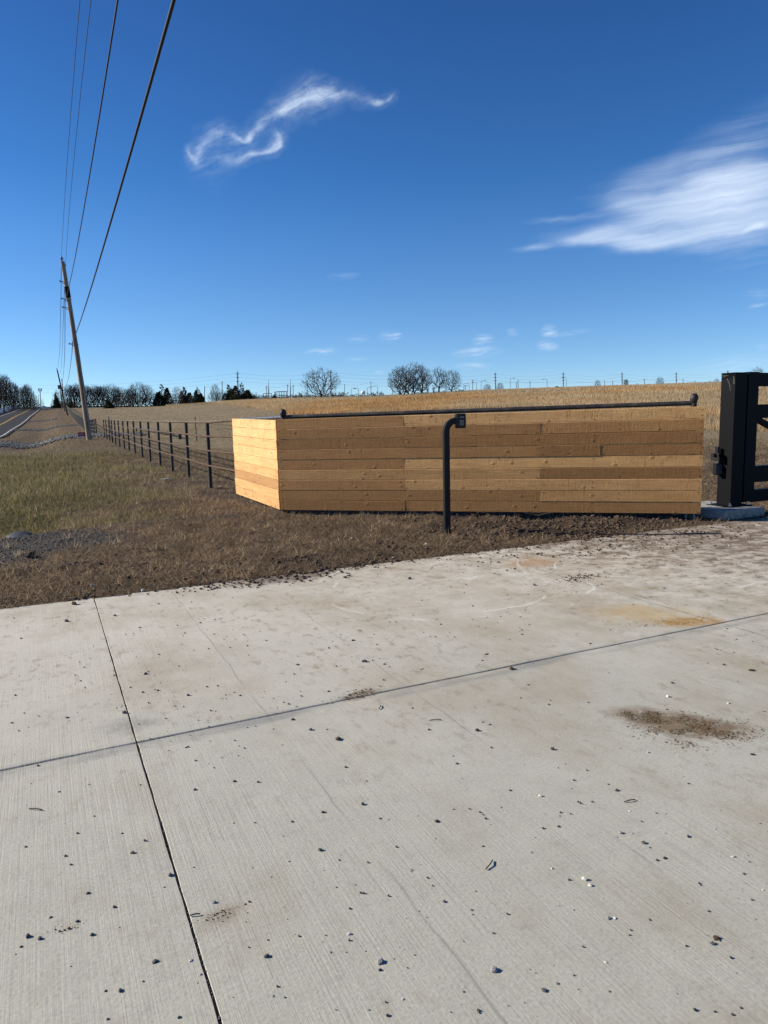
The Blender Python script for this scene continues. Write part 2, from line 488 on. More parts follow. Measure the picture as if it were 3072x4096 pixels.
class NT:
    def __init__(s, name, rough=0.8, spec=0.3, metal=0.0):
        m = bpy.data.materials.new(name); m.use_nodes = True
        s.m = m; s.nt = m.node_tree; s.nt.nodes.clear()
        s.out = s.nt.nodes.new('ShaderNodeOutputMaterial'); s.b = s.nt.nodes.new('ShaderNodeBsdfPrincipled')
        s.nt.links.new(s.b.outputs[0], s.out.inputs[0])
        s.b.inputs['Roughness'].default_value = rough; s.b.inputs['Specular IOR Level'].default_value = spec; s.b.inputs['Metallic'].default_value = metal
        MAT[name] = m

    def n(s, t, **kw):
        x = s.nt.nodes.new(t)
        for k, v in kw.items(): setattr(x, k, v)
        return x

    def link(s, a, b): s.nt.links.new(a, b)

    def put(s, sock, x):
        if isinstance(x, (int, float)): sock.default_value = x
        elif isinstance(x, tuple): sock.default_value = x if len(x) == 4 or sock.type == 'VECTOR' else x + (1,)
        else: s.link(x, sock)

    def math(s, op, a, b=0.0, clamp=False):
        x = s.n('ShaderNodeMath', operation=op, use_clamp=clamp); s.put(x.inputs[0], a); s.put(x.inputs[1], b); return x.outputs[0]

    def obj(s): return s.n('ShaderNodeTexCoord').outputs['Object']

    def pos(s): return s.n('ShaderNodeNewGeometry').outputs['Position']

    def map(s, src, scale=(1, 1, 1), loc=(0, 0, 0), rot=(0, 0, 0)):
        x = s.n('ShaderNodeMapping'); s.link(src, x.inputs[0])
        x.inputs['Scale'].default_value = scale; x.inputs['Location'].default_value = loc; x.inputs['Rotation'].default_value = rot
        return x.outputs[0]

    def noise(s, src, scale, detail=4, rough=.55, col=False, dist=0.0):
        x = s.n('ShaderNodeTexNoise'); s.link(src, x.inputs['Vector'])
        x.inputs['Scale'].default_value = scale; x.inputs['Detail'].default_value = detail; x.inputs['Roughness'].default_value = rough; x.inputs['Distortion'].default_value = dist
        return x.outputs['Color' if col else 'Fac']

    def voro(s, src, scale, feat='F1', rnd_=1.0):
        x = s.n('ShaderNodeTexVoronoi', feature=feat); s.link(src, x.inputs['Vector']); x.inputs['Scale'].default_value = scale; x.inputs['Randomness'].default_value = rnd_
        return x.outputs

    def ramp(s, f, stops):
        x = s.n('ShaderNodeValToRGB'); s.link(f, x.inputs[0]); cr = x.color_ramp
        while len(cr.elements) < len(stops): cr.elements.new(.5)
        for e, (p, c) in zip(cr.elements, stops): e.position = p; e.color = (c if len(c) == 4 else c + (1,)) if isinstance(c, tuple) else (c, c, c, 1)
        return x.outputs[0]

    def mix(s, f, a, b, mode='MIX'):
        x = s.n('ShaderNodeMix', data_type='RGBA', blend_type=mode)
        s.put(x.inputs['Factor'], f); s.put(x.inputs['A'], a); s.put(x.inputs['B'], b); return x.outputs['Result']

    def attr(s, name): return s.n('ShaderNodeAttribute', attribute_name=name).outputs

    def sep(s, c):
        x = s.n('ShaderNodeSeparateColor'); s.link(c, x.inputs[0]); return x.outputs

    def bump(s, h, strength=.5, dist=.01):
        x = s.n('ShaderNodeBump'); x.inputs['Strength'].default_value = strength; x.inputs['Distance'].default_value = dist
        s.link(h, x.inputs['Height']); s.link(x.outputs[0], s.b.inputs['Normal'])

    def color(s, c): s.put(s.b.inputs['Base Color'], c)


def simple(name, col, rough=.7, spec=.3, metal=0.0, var=.25, scale=6.0, bump=0.0, bscale=40.0):
    t = NT(name, rough, spec, metal)
    p = t.obj()
    n = t.noise(p, scale, 5)
    lo = tuple(c * (1 - var) for c in col); hi = tuple(min(1, c * (1 + var)) for c in col)
    t.color(t.ramp(n, [(.3, lo), (.7, hi)]))
    if bump: t.bump(t.noise(p, bscale, 3), bump, .01)
    return t.m


def make_materials():
    # --- concrete, coordinates turned to the driveway's own frame (x along E1, y along E2)
    t = NT('concrete', .85, .25)
    ang = math.atan2(E1.y, E1.x)
    P = t.map(t.pos(), rot=(0, 0, -ang))
    x, y, z = [t.n('ShaderNodeSeparateXYZ')][0].outputs[:3] if False else (None, None, None)
    sx = t.n('ShaderNodeSeparateXYZ'); t.link(P, sx.inputs[0]); x, y = sx.outputs[0], sx.outputs[1]
    big = t.noise(P, .9, 5, .6); mid = t.noise(P, 5, 5, .6); fine = t.noise(P, 90, 3, .6)
    base = t.ramp(big, [(.3, (0.393, 0.378, 0.312)), (.5, (0.447, 0.430, 0.358)), (.7, (0.501, 0.482, 0.404))])
    base = t.mix(.5, base, t.ramp(mid, [(.3, (0.363, 0.350, 0.299)), (.7, (0.511, 0.495, 0.423))]))
    base = t.mix(.45, base, t.ramp(fine, [(.25, (0.275, 0.265, 0.223)), (.5, (0.442, 0.430, 0.366)), (.8, (0.590, 0.575, 0.503))]))
    # broom lines run along E2
    br = t.noise(t.map(P, (130, 2.2, 1)), 1, 4, .7)
    br2 = t.noise(t.map(P, (34, .7, 1), (3, 1, 0)), 1, 4, .65)
    brm = t.ramp(t.noise(P, .55, 3), [(.35, 0.25), (.6, 1.0)])
    brc = t.math('MULTIPLY', t.math('ADD', t.math('SUBTRACT', br, .5), t.math('MULTIPLY', t.math('SUBTRACT', br2, .5), .6)), brm)
    lines = t.ramp(t.math('ADD', t.math('MULTIPLY', brc, 1.2), .5), [(.2, (.62, .62, .62)), (.5, (1, 1, 1)), (.8, (1.0, 1.0, 1.0))])
    base = t.mix(.42, base, lines, 'MULTIPLY')
    base = t.mix(t.math('MULTIPLY', t.ramp(t.math('ADD', t.math('MULTIPLY', y, .16), t.math('MULTIPLY', t.math('SUBTRACT', t.noise(P, 1.1, 5, .65), .5), .7)), [(.42, 0.0), (.85, 1.0)]), .42), base, (.60, .555, .46))
    # tan dust and mud, thickest near the gate side
    gx = t.math('ADD', t.math('MULTIPLY', x, .11), t.math('MULTIPLY', y, .075))
    dm = t.math('ADD', t.noise(t.map(P, (1.1, .7, 1), (5, 2, 0)), 1.3, 6, .68), t.math('MULTIPLY', t.math('SUBTRACT', gx, .50), .34))
    base = t.mix(t.math('MULTIPLY', t.ramp(dm, [(.44, 0.0), (.70, 1.0)]), .6), base, (.30, .235, .15))
    dm2 = t.math('ADD', t.noise(t.map(P, (4.5, 3.2, 1), (1, 9, 0)), 1.6, 9, .75), t.math('MULTIPLY', t.math('SUBTRACT', gx, .62), .30))
    base = t.mix(t.math('MULTIPLY', t.ramp(dm2, [(.60, 0.0), (.70, 1.0)]), .62), base, (.16, .115, .075))
    # caked mud close to the wall and gate
    dm3 = t.math('ADD', t.noise(t.map(P, (3.4, 3.8, 1), (7, 3, 0)), 1.4, 10, .78), t.math('MULTIPLY', t.math('SUBTRACT', gx, .86), .6))
    base = t.mix(t.math('MULTIPLY', t.ramp(dm3, [(.575, 0.0), (.62, 1.0)]), .85), base, (.14, .10, .068))
    fl = t.noise(t.map(P, (9, 5, 1), (3, 3, 0)), 1.6, 6, .7); flm = t.noise(P, .8, 4, .6)
    base = t.mix(t.math('MULTIPLY', t.math('MULTIPLY', t.ramp(fl, [(.53, 0.0), (.63, 1.0)]), t.math('MULTIPLY', t.ramp(flm, [(.40, .05), (.58, 1.0)]), t.ramp(t.math('MULTIPLY', t.math('ADD', y, t.math('MULTIPLY', x, .5)), .1), [(.2, .3), (.55, 1.0)]))), .62), base, (.22, .165, .105))
    fl2 = t.noise(t.map(P, (5, 7, 1), (8, 1, 0)), 2.2, 6, .68)
    base = t.mix(t.math('MULTIPLY', t.ramp(fl2, [(.56, 0.0), (.68, 1.0)]), .3), base, (.27, .265, .25))
    light = t.noise(t.map(P, (3.2, 4.2, 1), (2, 5, 0)), 1.3, 9, .76)
    base = t.mix(t.math('MULTIPLY', t.math('MULTIPLY', t.ramp(light, [(.46, 0.0), (.60, 1.0)]), t.ramp(gx, [(.5, 0.0), (.95, 1.0)])), .5), base, (.70, .655, .56))

    def ell(cx, cy, rx, ry, rot, warp=.35):
        w = t.n('ShaderNodeVectorMath', operation='SCALE'); t.link(t.noise(P, 3.5, 5, .65, True), w.inputs[0]); w.inputs['Scale'].default_value = warp
        a = t.n('ShaderNodeVectorMath', operation='ADD'); t.link(P, a.inputs[0]); t.link(w.outputs[0], a.inputs[1])
        m = t.n('ShaderNodeMapping', vector_type='TEXTURE'); t.link(a.outputs[0], m.inputs[0])
        m.inputs['Location'].default_value = (cx + warp / 2, cy + warp / 2, warp / 2); m.inputs['Rotation'].default_value = (0, 0, rot); m.inputs['Scale'].default_value = (rx, ry, 1)
        g = t.n('ShaderNodeTexGradient', gradient_type='SPHERICAL'); t.link(m.outputs[0], g.inputs[0])
        return t.math('MULTIPLY', g.outputs['Fac'], t.ramp(t.noise(P, 11, 6, .7), [(.30, .15), (.62, 1.25)]))
    base = t.mix(t.ramp(ell(3.93, 3.82, .52, .34, -.5, .5), [(.05, 0.0), (.55, .6)]), base, (.46, .33, .145))
    base = t.mix(t.ramp(ell(4.05, 3.5, .32, .16, -.2, .2), [(.05, 0.0), (.5, .85)]), base, (.36, .22, .075))
    base = t.mix(t.ramp(ell(2.66, 2.36, .42, .17, -.9, .25), [(.05, 0.0), (.45, .9)]), base, (.17, .118, .068))
    base = t.mix(t.ramp(ell(4.35, 5.75, .45, .3, .2, .3), [(.05, 0.0), (.6, .75)]), base, (.36, .235, .13))
    base = t.mix(t.ramp(ell(1.44, 3.41, .16, .07, .1, .12), [(.05, 0.0), (.6, .8)]), base, (.2, .14, .09))
    base = t.mix(t.ramp(ell(1.93, 6.4, .75, .32, .0, .3), [(.05, 0.0), (.5, .85)]), base, (.15, .11, .08))
    base = t.mix(t.ramp(ell(.27, 3.62, .22, .14, .4, .15), [(.05, 0.0), (.8, .55)]), base, (.2, .195, .19))
    base = t.mix(t.ramp(ell(.375, 2.02, .09, .06, .4, .12), [(.05, 0.0), (.7, .5)]), base, (.22, .16, .1))
    # grey trowelled band and sealant stains along the cross joint
    jd = t.math('ABSOLUTE', t.math('SUBTRACT', y, JOINT_S - .035))
    jb = t.math('MULTIPLY', t.ramp(jd, [(.03, 1.0), (.085, 0.0)]), t.ramp(t.noise(t.map(P, (1.3, 6, 1)), 1.4, 4), [(.40, 0.0), (.6, 1.0)]))
    base = t.mix(t.math('MULTIPLY', jb, .6), base, (.21, .21, .205))
    # a hairline crack and a faint saw cut
    cr = t.math('ABSOLUTE', t.math('ADD', t.math('SUBTRACT', x, CUT_T), t.math('MULTIPLY', t.math('SUBTRACT', t.noise(P, 5, 3), .5), .05)))
    base = t.mix(t.math('MULTIPLY', t.ramp(cr, [(.003, 1.0), (.009, 0.0)]), .55), base, (.14, .12, .10))
    for cx_, lo_ in ((.92, 0.5), (1.72, .55), (-.52, .5)):
        c2 = t.math('ABSOLUTE', t.math('ADD', t.math('SUBTRACT', x, cx_), t.math('MULTIPLY', t.math('SUBTRACT', t.noise(P, 2.2, 3), .5), .06)))
        mk = t.ramp(t.noise(t.map(P, (1, 1, 1), (cx_, 0, 0)), 1.1, 3), [(lo_ - .08, 0.0), (lo_ + .04, 1.0)])
        base = t.mix(t.math('MULTIPLY', t.math('MULTIPLY', t.ramp(c2, [(.0015, 1.0), (.006, 0.0)]), mk), .5), base, (.16, .15, .14))
    # chalky tyre scuffs: broken arcs
    for (cx_, cy_, r_) in ((3.1, 5.4, .95), (3.1, 5.4, 1.12), (3.75, 5.0, .55), (5.2, 5.0, 1.25), (3.3, 4.9, .7), (5.1, 4.9, .9)):
        dx = t.math('SUBTRACT', x, cx_); dy = t.math('SUBTRACT', y, cy_)
        rr = t.math('SQRT', t.math('ADD', t.math('MULTIPLY', dx, dx), t.math('MULTIPLY', dy, dy)))
        rr = t.math('ABSOLUTE', t.math('SUBTRACT', t.math('ADD', rr, t.math('MULTIPLY', t.math('SUBTRACT', t.noise(P, 3, 2), .5), .1)), r_))
        mk = t.ramp(t.noise(t.map(P, (1, 1, 1), (r_ * 7, cx_, 0)), 2.2, 4), [(.52, 0.0), (.62, 1.0)])
        base = t.mix(t.math('MULTIPLY', t.math('MULTIPLY', t.ramp(rr, [(.004, 1.0), (.02, 0.0)]), mk), .6), base, (.68, .66, .62))
    # fine dark grit and pinholes
    pv = t.voro(P, 55)
    base = t.mix(t.math('MULTIPLY', t.ramp(pv['Distance'], [(.06, 1.0), (.13, 0.0)]), t.math('MULTIPLY', t.ramp(t.noise(P, 2.2, 3), [(.45, 0.0), (.7, 1.0)]), .6)), base, (.12, .11, .10))
    base = t.mix(t.math('MULTIPLY', t.ramp(t.math('MULTIPLY', y, .1), [(.15, 1.0), (.5, 0.0)]), 1.0), base, t.mix(1.0, base, (.91, .92, .91), 'MULTIPLY'))
    t.color(base)
    hgt = t.math('ADD', t.math('MULTIPLY', brc, 1.0), t.math('MULTIPLY', fine, .5))
    t.bump(hgt, .33, .006)

    simple('joint_filler', (.075, .068, .06), .9, .1, bump=.6, bscale=120)

    # --- ground: zones come from what is there (vertex colour "zone": green, soil, gravel, field)
    t = NT('ground', .95, .1)
    P = t.pos(); zc = t.sep(t.attr('zone')['Color']); za = t.attr('zone')['Alpha']
    n1 = t.noise(P, 1.1, 6, .62); n2 = t.noise(P, 14, 5, .65); n3 = t.noise(P, 60, 3, .6)
    dry = t.mix(.5, t.ramp(n1, [(.3, (.10, .074, .05)), (.7, (.17, .124, .08))]), t.ramp(n2, [(.3, (.04, .028, .02)), (.7, (.19, .13, .075))]))
    grn = t.mix(.5, t.ramp(n1, [(.3, (.09, .09, .032)), (.7, (.17, .155, .06))]), t.ramp(n2, [(.3, (.03, .032, .012)), (.7, (.15, .14, .055))]))
    soil = t.mix(.45, t.ramp(n2, [(.3, (.032, .023, .017)), (.7, (.085, .062, .045))]), t.ramp(n3, [(.3, (.03, .022, .016)), (.75, (.10, .072, .052))]))
    grv = t.ramp(n3, [(.3, (.03, .027, .024)), (.6, (.075, .068, .06)), (.8, (.12, .11, .1))])
    fb = t.noise(t.map(P, (.16, .05, 1), rot=(0, 0, .42)), 1, 6, .65); fs_ = t.noise(t.map(P, (.9, .25, 1), rot=(0, 0, .42)), 1.6, 5, .65)
    fld = t.mix(.5, t.ramp(fb, [(.3, (.17, .134, .085)), (.55, (.24, .188, .112)), (.72, (.30, .235, .14))]), t.ramp(fs_, [(.3, (.12, .095, .06)), (.7, (.28, .22, .13))]))
    c = t.mix(zc[0], dry, grn)
    c = t.mix(za, c, fld)
    c = t.mix(zc[1], c, soil)
    c = t.mix(zc[2], c, grv)
    t.color(c)
    t.bump(t.math('ADD', t.math('MULTIPLY', n2, .7), t.math('MULTIPLY', n3, .4)), .9, .05)

    # --- blades of grass, colour per blade
    t = NT('grass_blades', .8, .15)
    t.color(t.attr('tint')['Color'])
    tr = t.n('ShaderNodeBsdfTranslucent'); t.link(t.attr('tint')['Color'], tr.inputs[0]); ms = t.n('ShaderNodeMixShader'); ms.inputs[0].default_value = .42
    t.link(t.b.outputs[0], ms.inputs[1]); t.link(tr.outputs[0], ms.inputs[2]); t.link(ms.outputs[0], t.out.inputs[0])

    simple('gravel_stone', (.09, .082, .072), .9, .2, var=.5, scale=9, bump=.3)
    simple('pale_gravel', (.15, .146, .138), .9, .2, var=.5, scale=2.5, bump=.3)
    simple('pebble_dark', (.085, .082, .08), .85, .25, var=.45, scale=40, bump=.4, bscale=150)
    simple('pebble_grey', (.27, .265, .255), .85, .25, var=.35, scale=30, bump=.4, bscale=150)
    simple('pebble_pale', (.52, .49, .44), .85, .25, var=.2, scale=30, bump=.3, bscale=150)
    simple('soil_clod', (.085, .06, .042), .95, .1, var=.5, scale=30, bump=.6, bscale=90)
    simple('tan_grit', (.15, .105, .062), .95, .1, var=.45, scale=60, bump=.5, bscale=150)
    simple('yellow_grit', (.42, .28, .105), .95, .1, var=.3, scale=60, bump=.5, bscale=150)

    # --- cedar boards; corner colour "board": r = random id, g = tone, b = knot amount
    t = NT('cedar_board', .7, .25)
    O = t.obj(); bc = t.sep(t.attr('board')['Color'])
    off = t.n('ShaderNodeCombineXYZ'); t.link(t.math('MULTIPLY', bc[0], 37.0), off.inputs[0]); t.link(t.math('MULTIPLY', bc[0], 11.0), off.inputs[2])
    a = t.n('ShaderNodeVectorMath', operation='ADD'); t.link(O, a.inputs[0]); t.link(off.outputs[0], a.inputs[1]); Q = a.outputs[0]
    g1 = t.noise(t.map(Q, (1.1, 1, 16)), 1, 6, .62, dist=1.4)
    g2 = t.noise(t.map(Q, (3, 1, 90)), 1, 5, .65)
    rings = t.math('FRACT', t.math('MULTIPLY', t.noise(t.map(Q, (.55, 1, 5.0)), 1, 2, .4, dist=.8), 16.0))
    wood = t.ramp(g1, [(.25, (0.383, 0.165, 0.046)), (.5, (0.568, 0.275, 0.087)), (.72, (0.710, 0.372, 0.133))])
    wood = t.mix(.5, wood, t.ramp(g2, [(.25, (0.355, 0.152, 0.046)), (.55, (0.596, 0.293, 0.097)), (.8, (0.767, 0.415, 0.152))]))
    wood = t.mix(t.math('MULTIPLY', t.ramp(rings, [(.0, .75), (.22, 0.0), (1.0, .1)]), .35), wood, (0.270, 0.104, 0.028))
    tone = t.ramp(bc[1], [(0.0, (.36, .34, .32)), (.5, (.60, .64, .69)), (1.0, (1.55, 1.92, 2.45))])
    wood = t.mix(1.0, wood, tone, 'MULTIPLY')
    qs = t.n('ShaderNodeSeparateXYZ'); t.link(Q, qs.inputs[0]); q2 = t.n('ShaderNodeCombineXYZ'); t.link(t.math('MULTIPLY', qs.outputs[0], 4.2), q2.inputs[0]); t.link(t.math('MULTIPLY', qs.outputs[2], 6.0), q2.inputs[1])
    kvn = t.n('ShaderNodeTexVoronoi', voronoi_dimensions='2D'); t.link(q2.outputs[0], kvn.inputs['Vector']); kvn.inputs['Scale'].default_value = 1.0; kv = kvn.outputs
    kd = t.math('ADD', kv['Distance'], t.math('MULTIPLY', t.math('SUBTRACT', t.noise(Q, 30, 3), .5), .12))
    kn = t.math('MULTIPLY', t.ramp(kd, [(.04, 1.0), (.16, .0)]), t.ramp(t.sep(kv['Color'])[0], [(.70, 0.0), (.78, 1.0)]))
    wood = t.mix(t.math('MULTIPLY', kn, bc[2]), wood, (0.106, 0.039, 0.013))
    # dark vertical drips and mill streaks
    dr = t.noise(t.map(Q, (26, 1, 2.2)), 1, 5, .65); drm = t.noise(t.map(Q, (4.5, 1, 9), (4, 0, 7)), 1, 3, .6)
    wood = t.mix(t.math('MULTIPLY', t.math('MULTIPLY', t.ramp(dr, [(.52, 0.0), (.60, 1.0)]), t.ramp(drm, [(.46, 0.0), (.60, 1.0)])), t.math('MULTIPLY', bc[2], .75)), wood, (.15, .062, .022))
    blot = t.noise(t.map(Q, (1.6, 1, 4)), 1, 5, .65)
    wood = t.mix(.55, wood, t.ramp(blot, [(.3, (.62, .55, .50)), (.55, (1.0, 1.0, 1.0)), (.75, (1.12, 1.12, 1.1))]), 'MULTIPLY')
    crk = t.noise(t.map(Q, (2.0, 1, 60), (9, 0, 0)), 1, 3, .55, dist=.6)
    wood = t.mix(t.math('MULTIPLY', t.ramp(crk, [(.62, 0.0), (.70, 1.0)]), .45), wood, (.12, .055, .022))
    sawn = t.noise(t.map(Q, (170, 1, 5)), 1, 3, .6)
    wood = t.mix(.30, wood, t.ramp(t.math('ADD', t.math('MULTIPLY', sawn, .5), t.math('MULTIPLY', t.noise(t.map(Q, (48, 1, 4), (3, 0, 1)), 1, 3, .6), .5)), [(.3, (0.284, 0.122, 0.037)), (.7, (0.781, 0.427, 0.156))]))
    hsn = t.n('ShaderNodeHueSaturation'); hsn.inputs['Hue'].default_value = .5005; hsn.inputs['Saturation'].default_value = .99; hsn.inputs['Value'].default_value = .98; t.link(wood, hsn.inputs['Color']); wood = hsn.outputs[0]
    t.color(wood)
    t.bump(t.math('ADD', t.math('MULTIPLY', t.noise(t.map(Q, (34, 1, 30)), 1, 4, .7), 1.2), t.math('ADD', t.math('MULTIPLY', sawn, .5), t.math('ADD', t.math('MULTIPLY', g2, .7), t.math('MULTIPLY', kn, .8)))), .9, .005)
    simple('nail_head', (.03, .022, .018), .6, .3)

    # --- steel
    t = NT('rusty_pipe', .75, .15, 0)
    O = t.obj(); n1 = t.noise(O, 5, 5, .65); n2 = t.noise(O, 38, 4, .6)
    c = t.ramp(n1, [(.3, (.045, .026, .017)), (.5, (.09, .05, .028)), (.7, (.12, .08, .052))])
    c = t.mix(.35, c, t.ramp(n2, [(.3, (.03, .02, .014)), (.7, (.15, .105, .07))])); t.color(c); t.bump(n2, .25, .003)
    t = NT('scuffed_pipe', .75, .12, 0)
    O = t.obj(); n1 = t.noise(O, 3.2, 4, .6); n2 = t.noise(t.map(O, (26, 26, 26)), 1, 3)
    c = t.ramp(n1, [(.35, (.065, .042, .03)), (.6, (.105, .074, .052))])
    c = t.mix(t.ramp(n2, [(.53, 0.0), (.62, .8)]), c, (.24, .205, .17)); t.color(c)
    simple('dark_steel', (.028, .024, .022), .6, .4, .2, var=.4, scale=9, bump=.2)
    simple('galv_pipe', (.07, .07, .078), .5, .4, .3, var=.3, scale=9)
    t = NT('mill_pipe', .5, .4, .3)
    O = t.obj(); c = t.ramp(t.noise(t.map(O, (4, 4, 4)), 1, 5, .65), [(.35, (.02, .018, .018)), (.55, (.05, .045, .042)), (.75, (.16, .13, .11))]); t.color(c)
    t = NT('black_paint', .5, .06)
    O = t.obj(); sc_ = t.noise(t.map(O, (9, 9, 2.2), rot=(.5, .3, .2)), 1.5, 5, .7)
    t.color(t.mix(t.ramp(sc_, [(.72, 0.0), (.76, .5)]), (.005, .0055, .007), (.16, .16, .17)))
    simple('post_paint', (.009, .010, .012), .5, .2, var=.3, scale=14)
    simple('black_plastic', (.008, .008, .010), .35, .3, var=.2)
    simple('key_grey', (.30, .295, .285), .5, .4, var=.1)
    simple('display_glass', (.20, .205, .20), .25, .5, var=.15, scale=60)
    simple('zinc', (.55, .56, .58), .35, .5, .8, var=.15)
    simple('blue_tint_plastic', (.04, .055, .085), .25, .5, var=.2)
    simple('cast_concrete', (.30, .29, .265), .9, .2, var=.3, scale=14, bump=.6, bscale=60)
    # --- poles, wires
    t = NT('weathered_pole', .85, .2)
    O = t.obj(); g = t.noise(t.map(O, (26, 26, 1.2)), 1, 6, .68); k = t.noise(t.map(O, (9, 9, .8), (3, 0, 0)), 1, 4, .6)
    c = t.ramp(g, [(.25, (.13, .095, .068)), (.5, (.32, .25, .18)), (.75, (.46, .38, .285))])
    t.color(t.mix(t.ramp(k, [(.58, 0.0), (.66, .8)]), c, (.055, .038, .028))); t.bump(g, .8, .02)
    simple('dark_pole', (.085, .065, .05), .85, .2, var=.3)
    simple('band_black', (.012, .012, .012), .8, .15)
    simple('porcelain', (.075, .08, .085), .25, .6)
    simple('cable', (.016, .016, .017), .6, .3)
    simple('far_grey', (.14, .14, .145), .7, .3)
    # --- road
    t = NT('asphalt', .95, .04)
    P = t.pos(); n1 = t.noise(t.map(P, (.5, .06, 1), rot=(0, 0, .42)), 1, 5, .6); n2 = t.noise(P, 30, 3)
    t.color(t.mix(.4, t.ramp(n1, [(.3, (.030, .031, .034)), (.7, (.048, .048, .050))]), t.ramp(n2, [(.3, (.03, .03, .03)), (.7, (.07, .07, .07))])))
    simple('white_paint', (.72, .71, .68), .7, .3, var=.15, scale=2)
    simple('yellow_paint', (.55, .35, .06), .7, .3, var=.2, scale=2)
    simple('skid_rubber', (.025, .025, .026), .85, .2)
    # --- vegetation
    simple('bark', (.045, .037, .031), .9, .1, var=.3, scale=3)
    simple('twig', (.05, .040, .032), .9, .1, var=.25, scale=1)
    simple('pale_twig', (.16, .135, .11), .9, .1, var=.25, scale=1)
    simple('red_brush', (.06, .034, .027), .9, .1, var=.35, scale=1)
    simple('tan_brush', (.17, .115, .07), .9, .1, var=.35, scale=1)
    t = NT('cedar_leaf', .85, .1); t.color(t.attr('tint')['Color'])
    simple('far_wood', (.075, .068, .06), .95, .05, var=.3, scale=.05)
    simple('hill_wood', (.045, .065, .075), .95, .05, var=.2, scale=.01)
    # --- odds
    simple('red_sign', (.24, .014, .02), .5, .4, var=.1)
    simple('sign_white', (.75, .73, .72), .6, .3, var=.05)
    simple('culvert_steel', (.045, .045, .045), .6, .3, .3, var=.25)
    simple('limestone', (.24, .225, .2), .9, .2, var=.3, scale=9, bump=.6, bscale=30)
    simple('car_white', (.78, .78, .78), .25, .5, var=.03)
    simple('car_dark', (.02, .024, .035), .25, .5, var=.1)
    simple('glass_dark', (.015, .018, .022), .1, .6, var=.1)
    simple('tyre', (.018, .018, .018), .9, .2)
    simple('tail_red', (.4, .02, .015), .4, .5, var=.05)
    simple('roof_white', (.82, .81, .79), .5, .4, var=.04)
    simple('tan_wall', (.32, .27, .2), .8, .2, var=.1)
    simple('dry_corn', (.30, .21, .11), .9, .1, var=.35, scale=3)


make_materials()

# ------------------------------------------------------------------ ground, driveway, road
def build_ground():
    rs = [0.0]; r = .45
    while r < 12000:
        rs.append(r)
        r *= 1.06 if r < 4.5 else (1.0075 if r < 19 else (1.014 if r < 60 else (1.022 if r < 450 else 1.12)))
    th = list(np.arange(-46, 46.01, .22)) + list(np.arange(51, 310, 5.5))
    th = np.radians(np.array(th)); rs = np.array(rs[1:])
    n = len(th); m = len(rs)
    T, Rr = np.meshgrid(th, rs)
    X = (Rr * np.sin(T)).ravel(); Y = (Rr * np.cos(T)).ravel()
    Z = terrain(X, Y)
    V = np.stack([X, Y, Z], 1)
    V = np.vstack([V, [[0, 0, -.13]]])
    i = np.arange(m - 1)[:, None] * n; j = np.arange(n)[None, :]; j2 = (j + 1) % n
    q = np.stack([i + j, i + n + j, i + n + j2, i + j2], -1).reshape(-1, 4)[:, ::-1]
    c = m * n
    tri = np.stack([np.full(n, c), np.arange(n), (np.arange(n) + 1) % n], 1)[:, ::-1]
    flat = np.concatenate([q.ravel(), tri.ravel()]); tot = np.concatenate([np.full(len(q), 4), np.full(len(tri), 3)])
    g, s, gr, f = zones(V[:, 0], V[:, 1])
    o = mesh_np('ground', V, flat, tot, MAT['ground'], smooth=True, attrs=[('zone', 'POINT', np.stack([g, s, gr, f], 1))])
    tag(o, kind='structure')


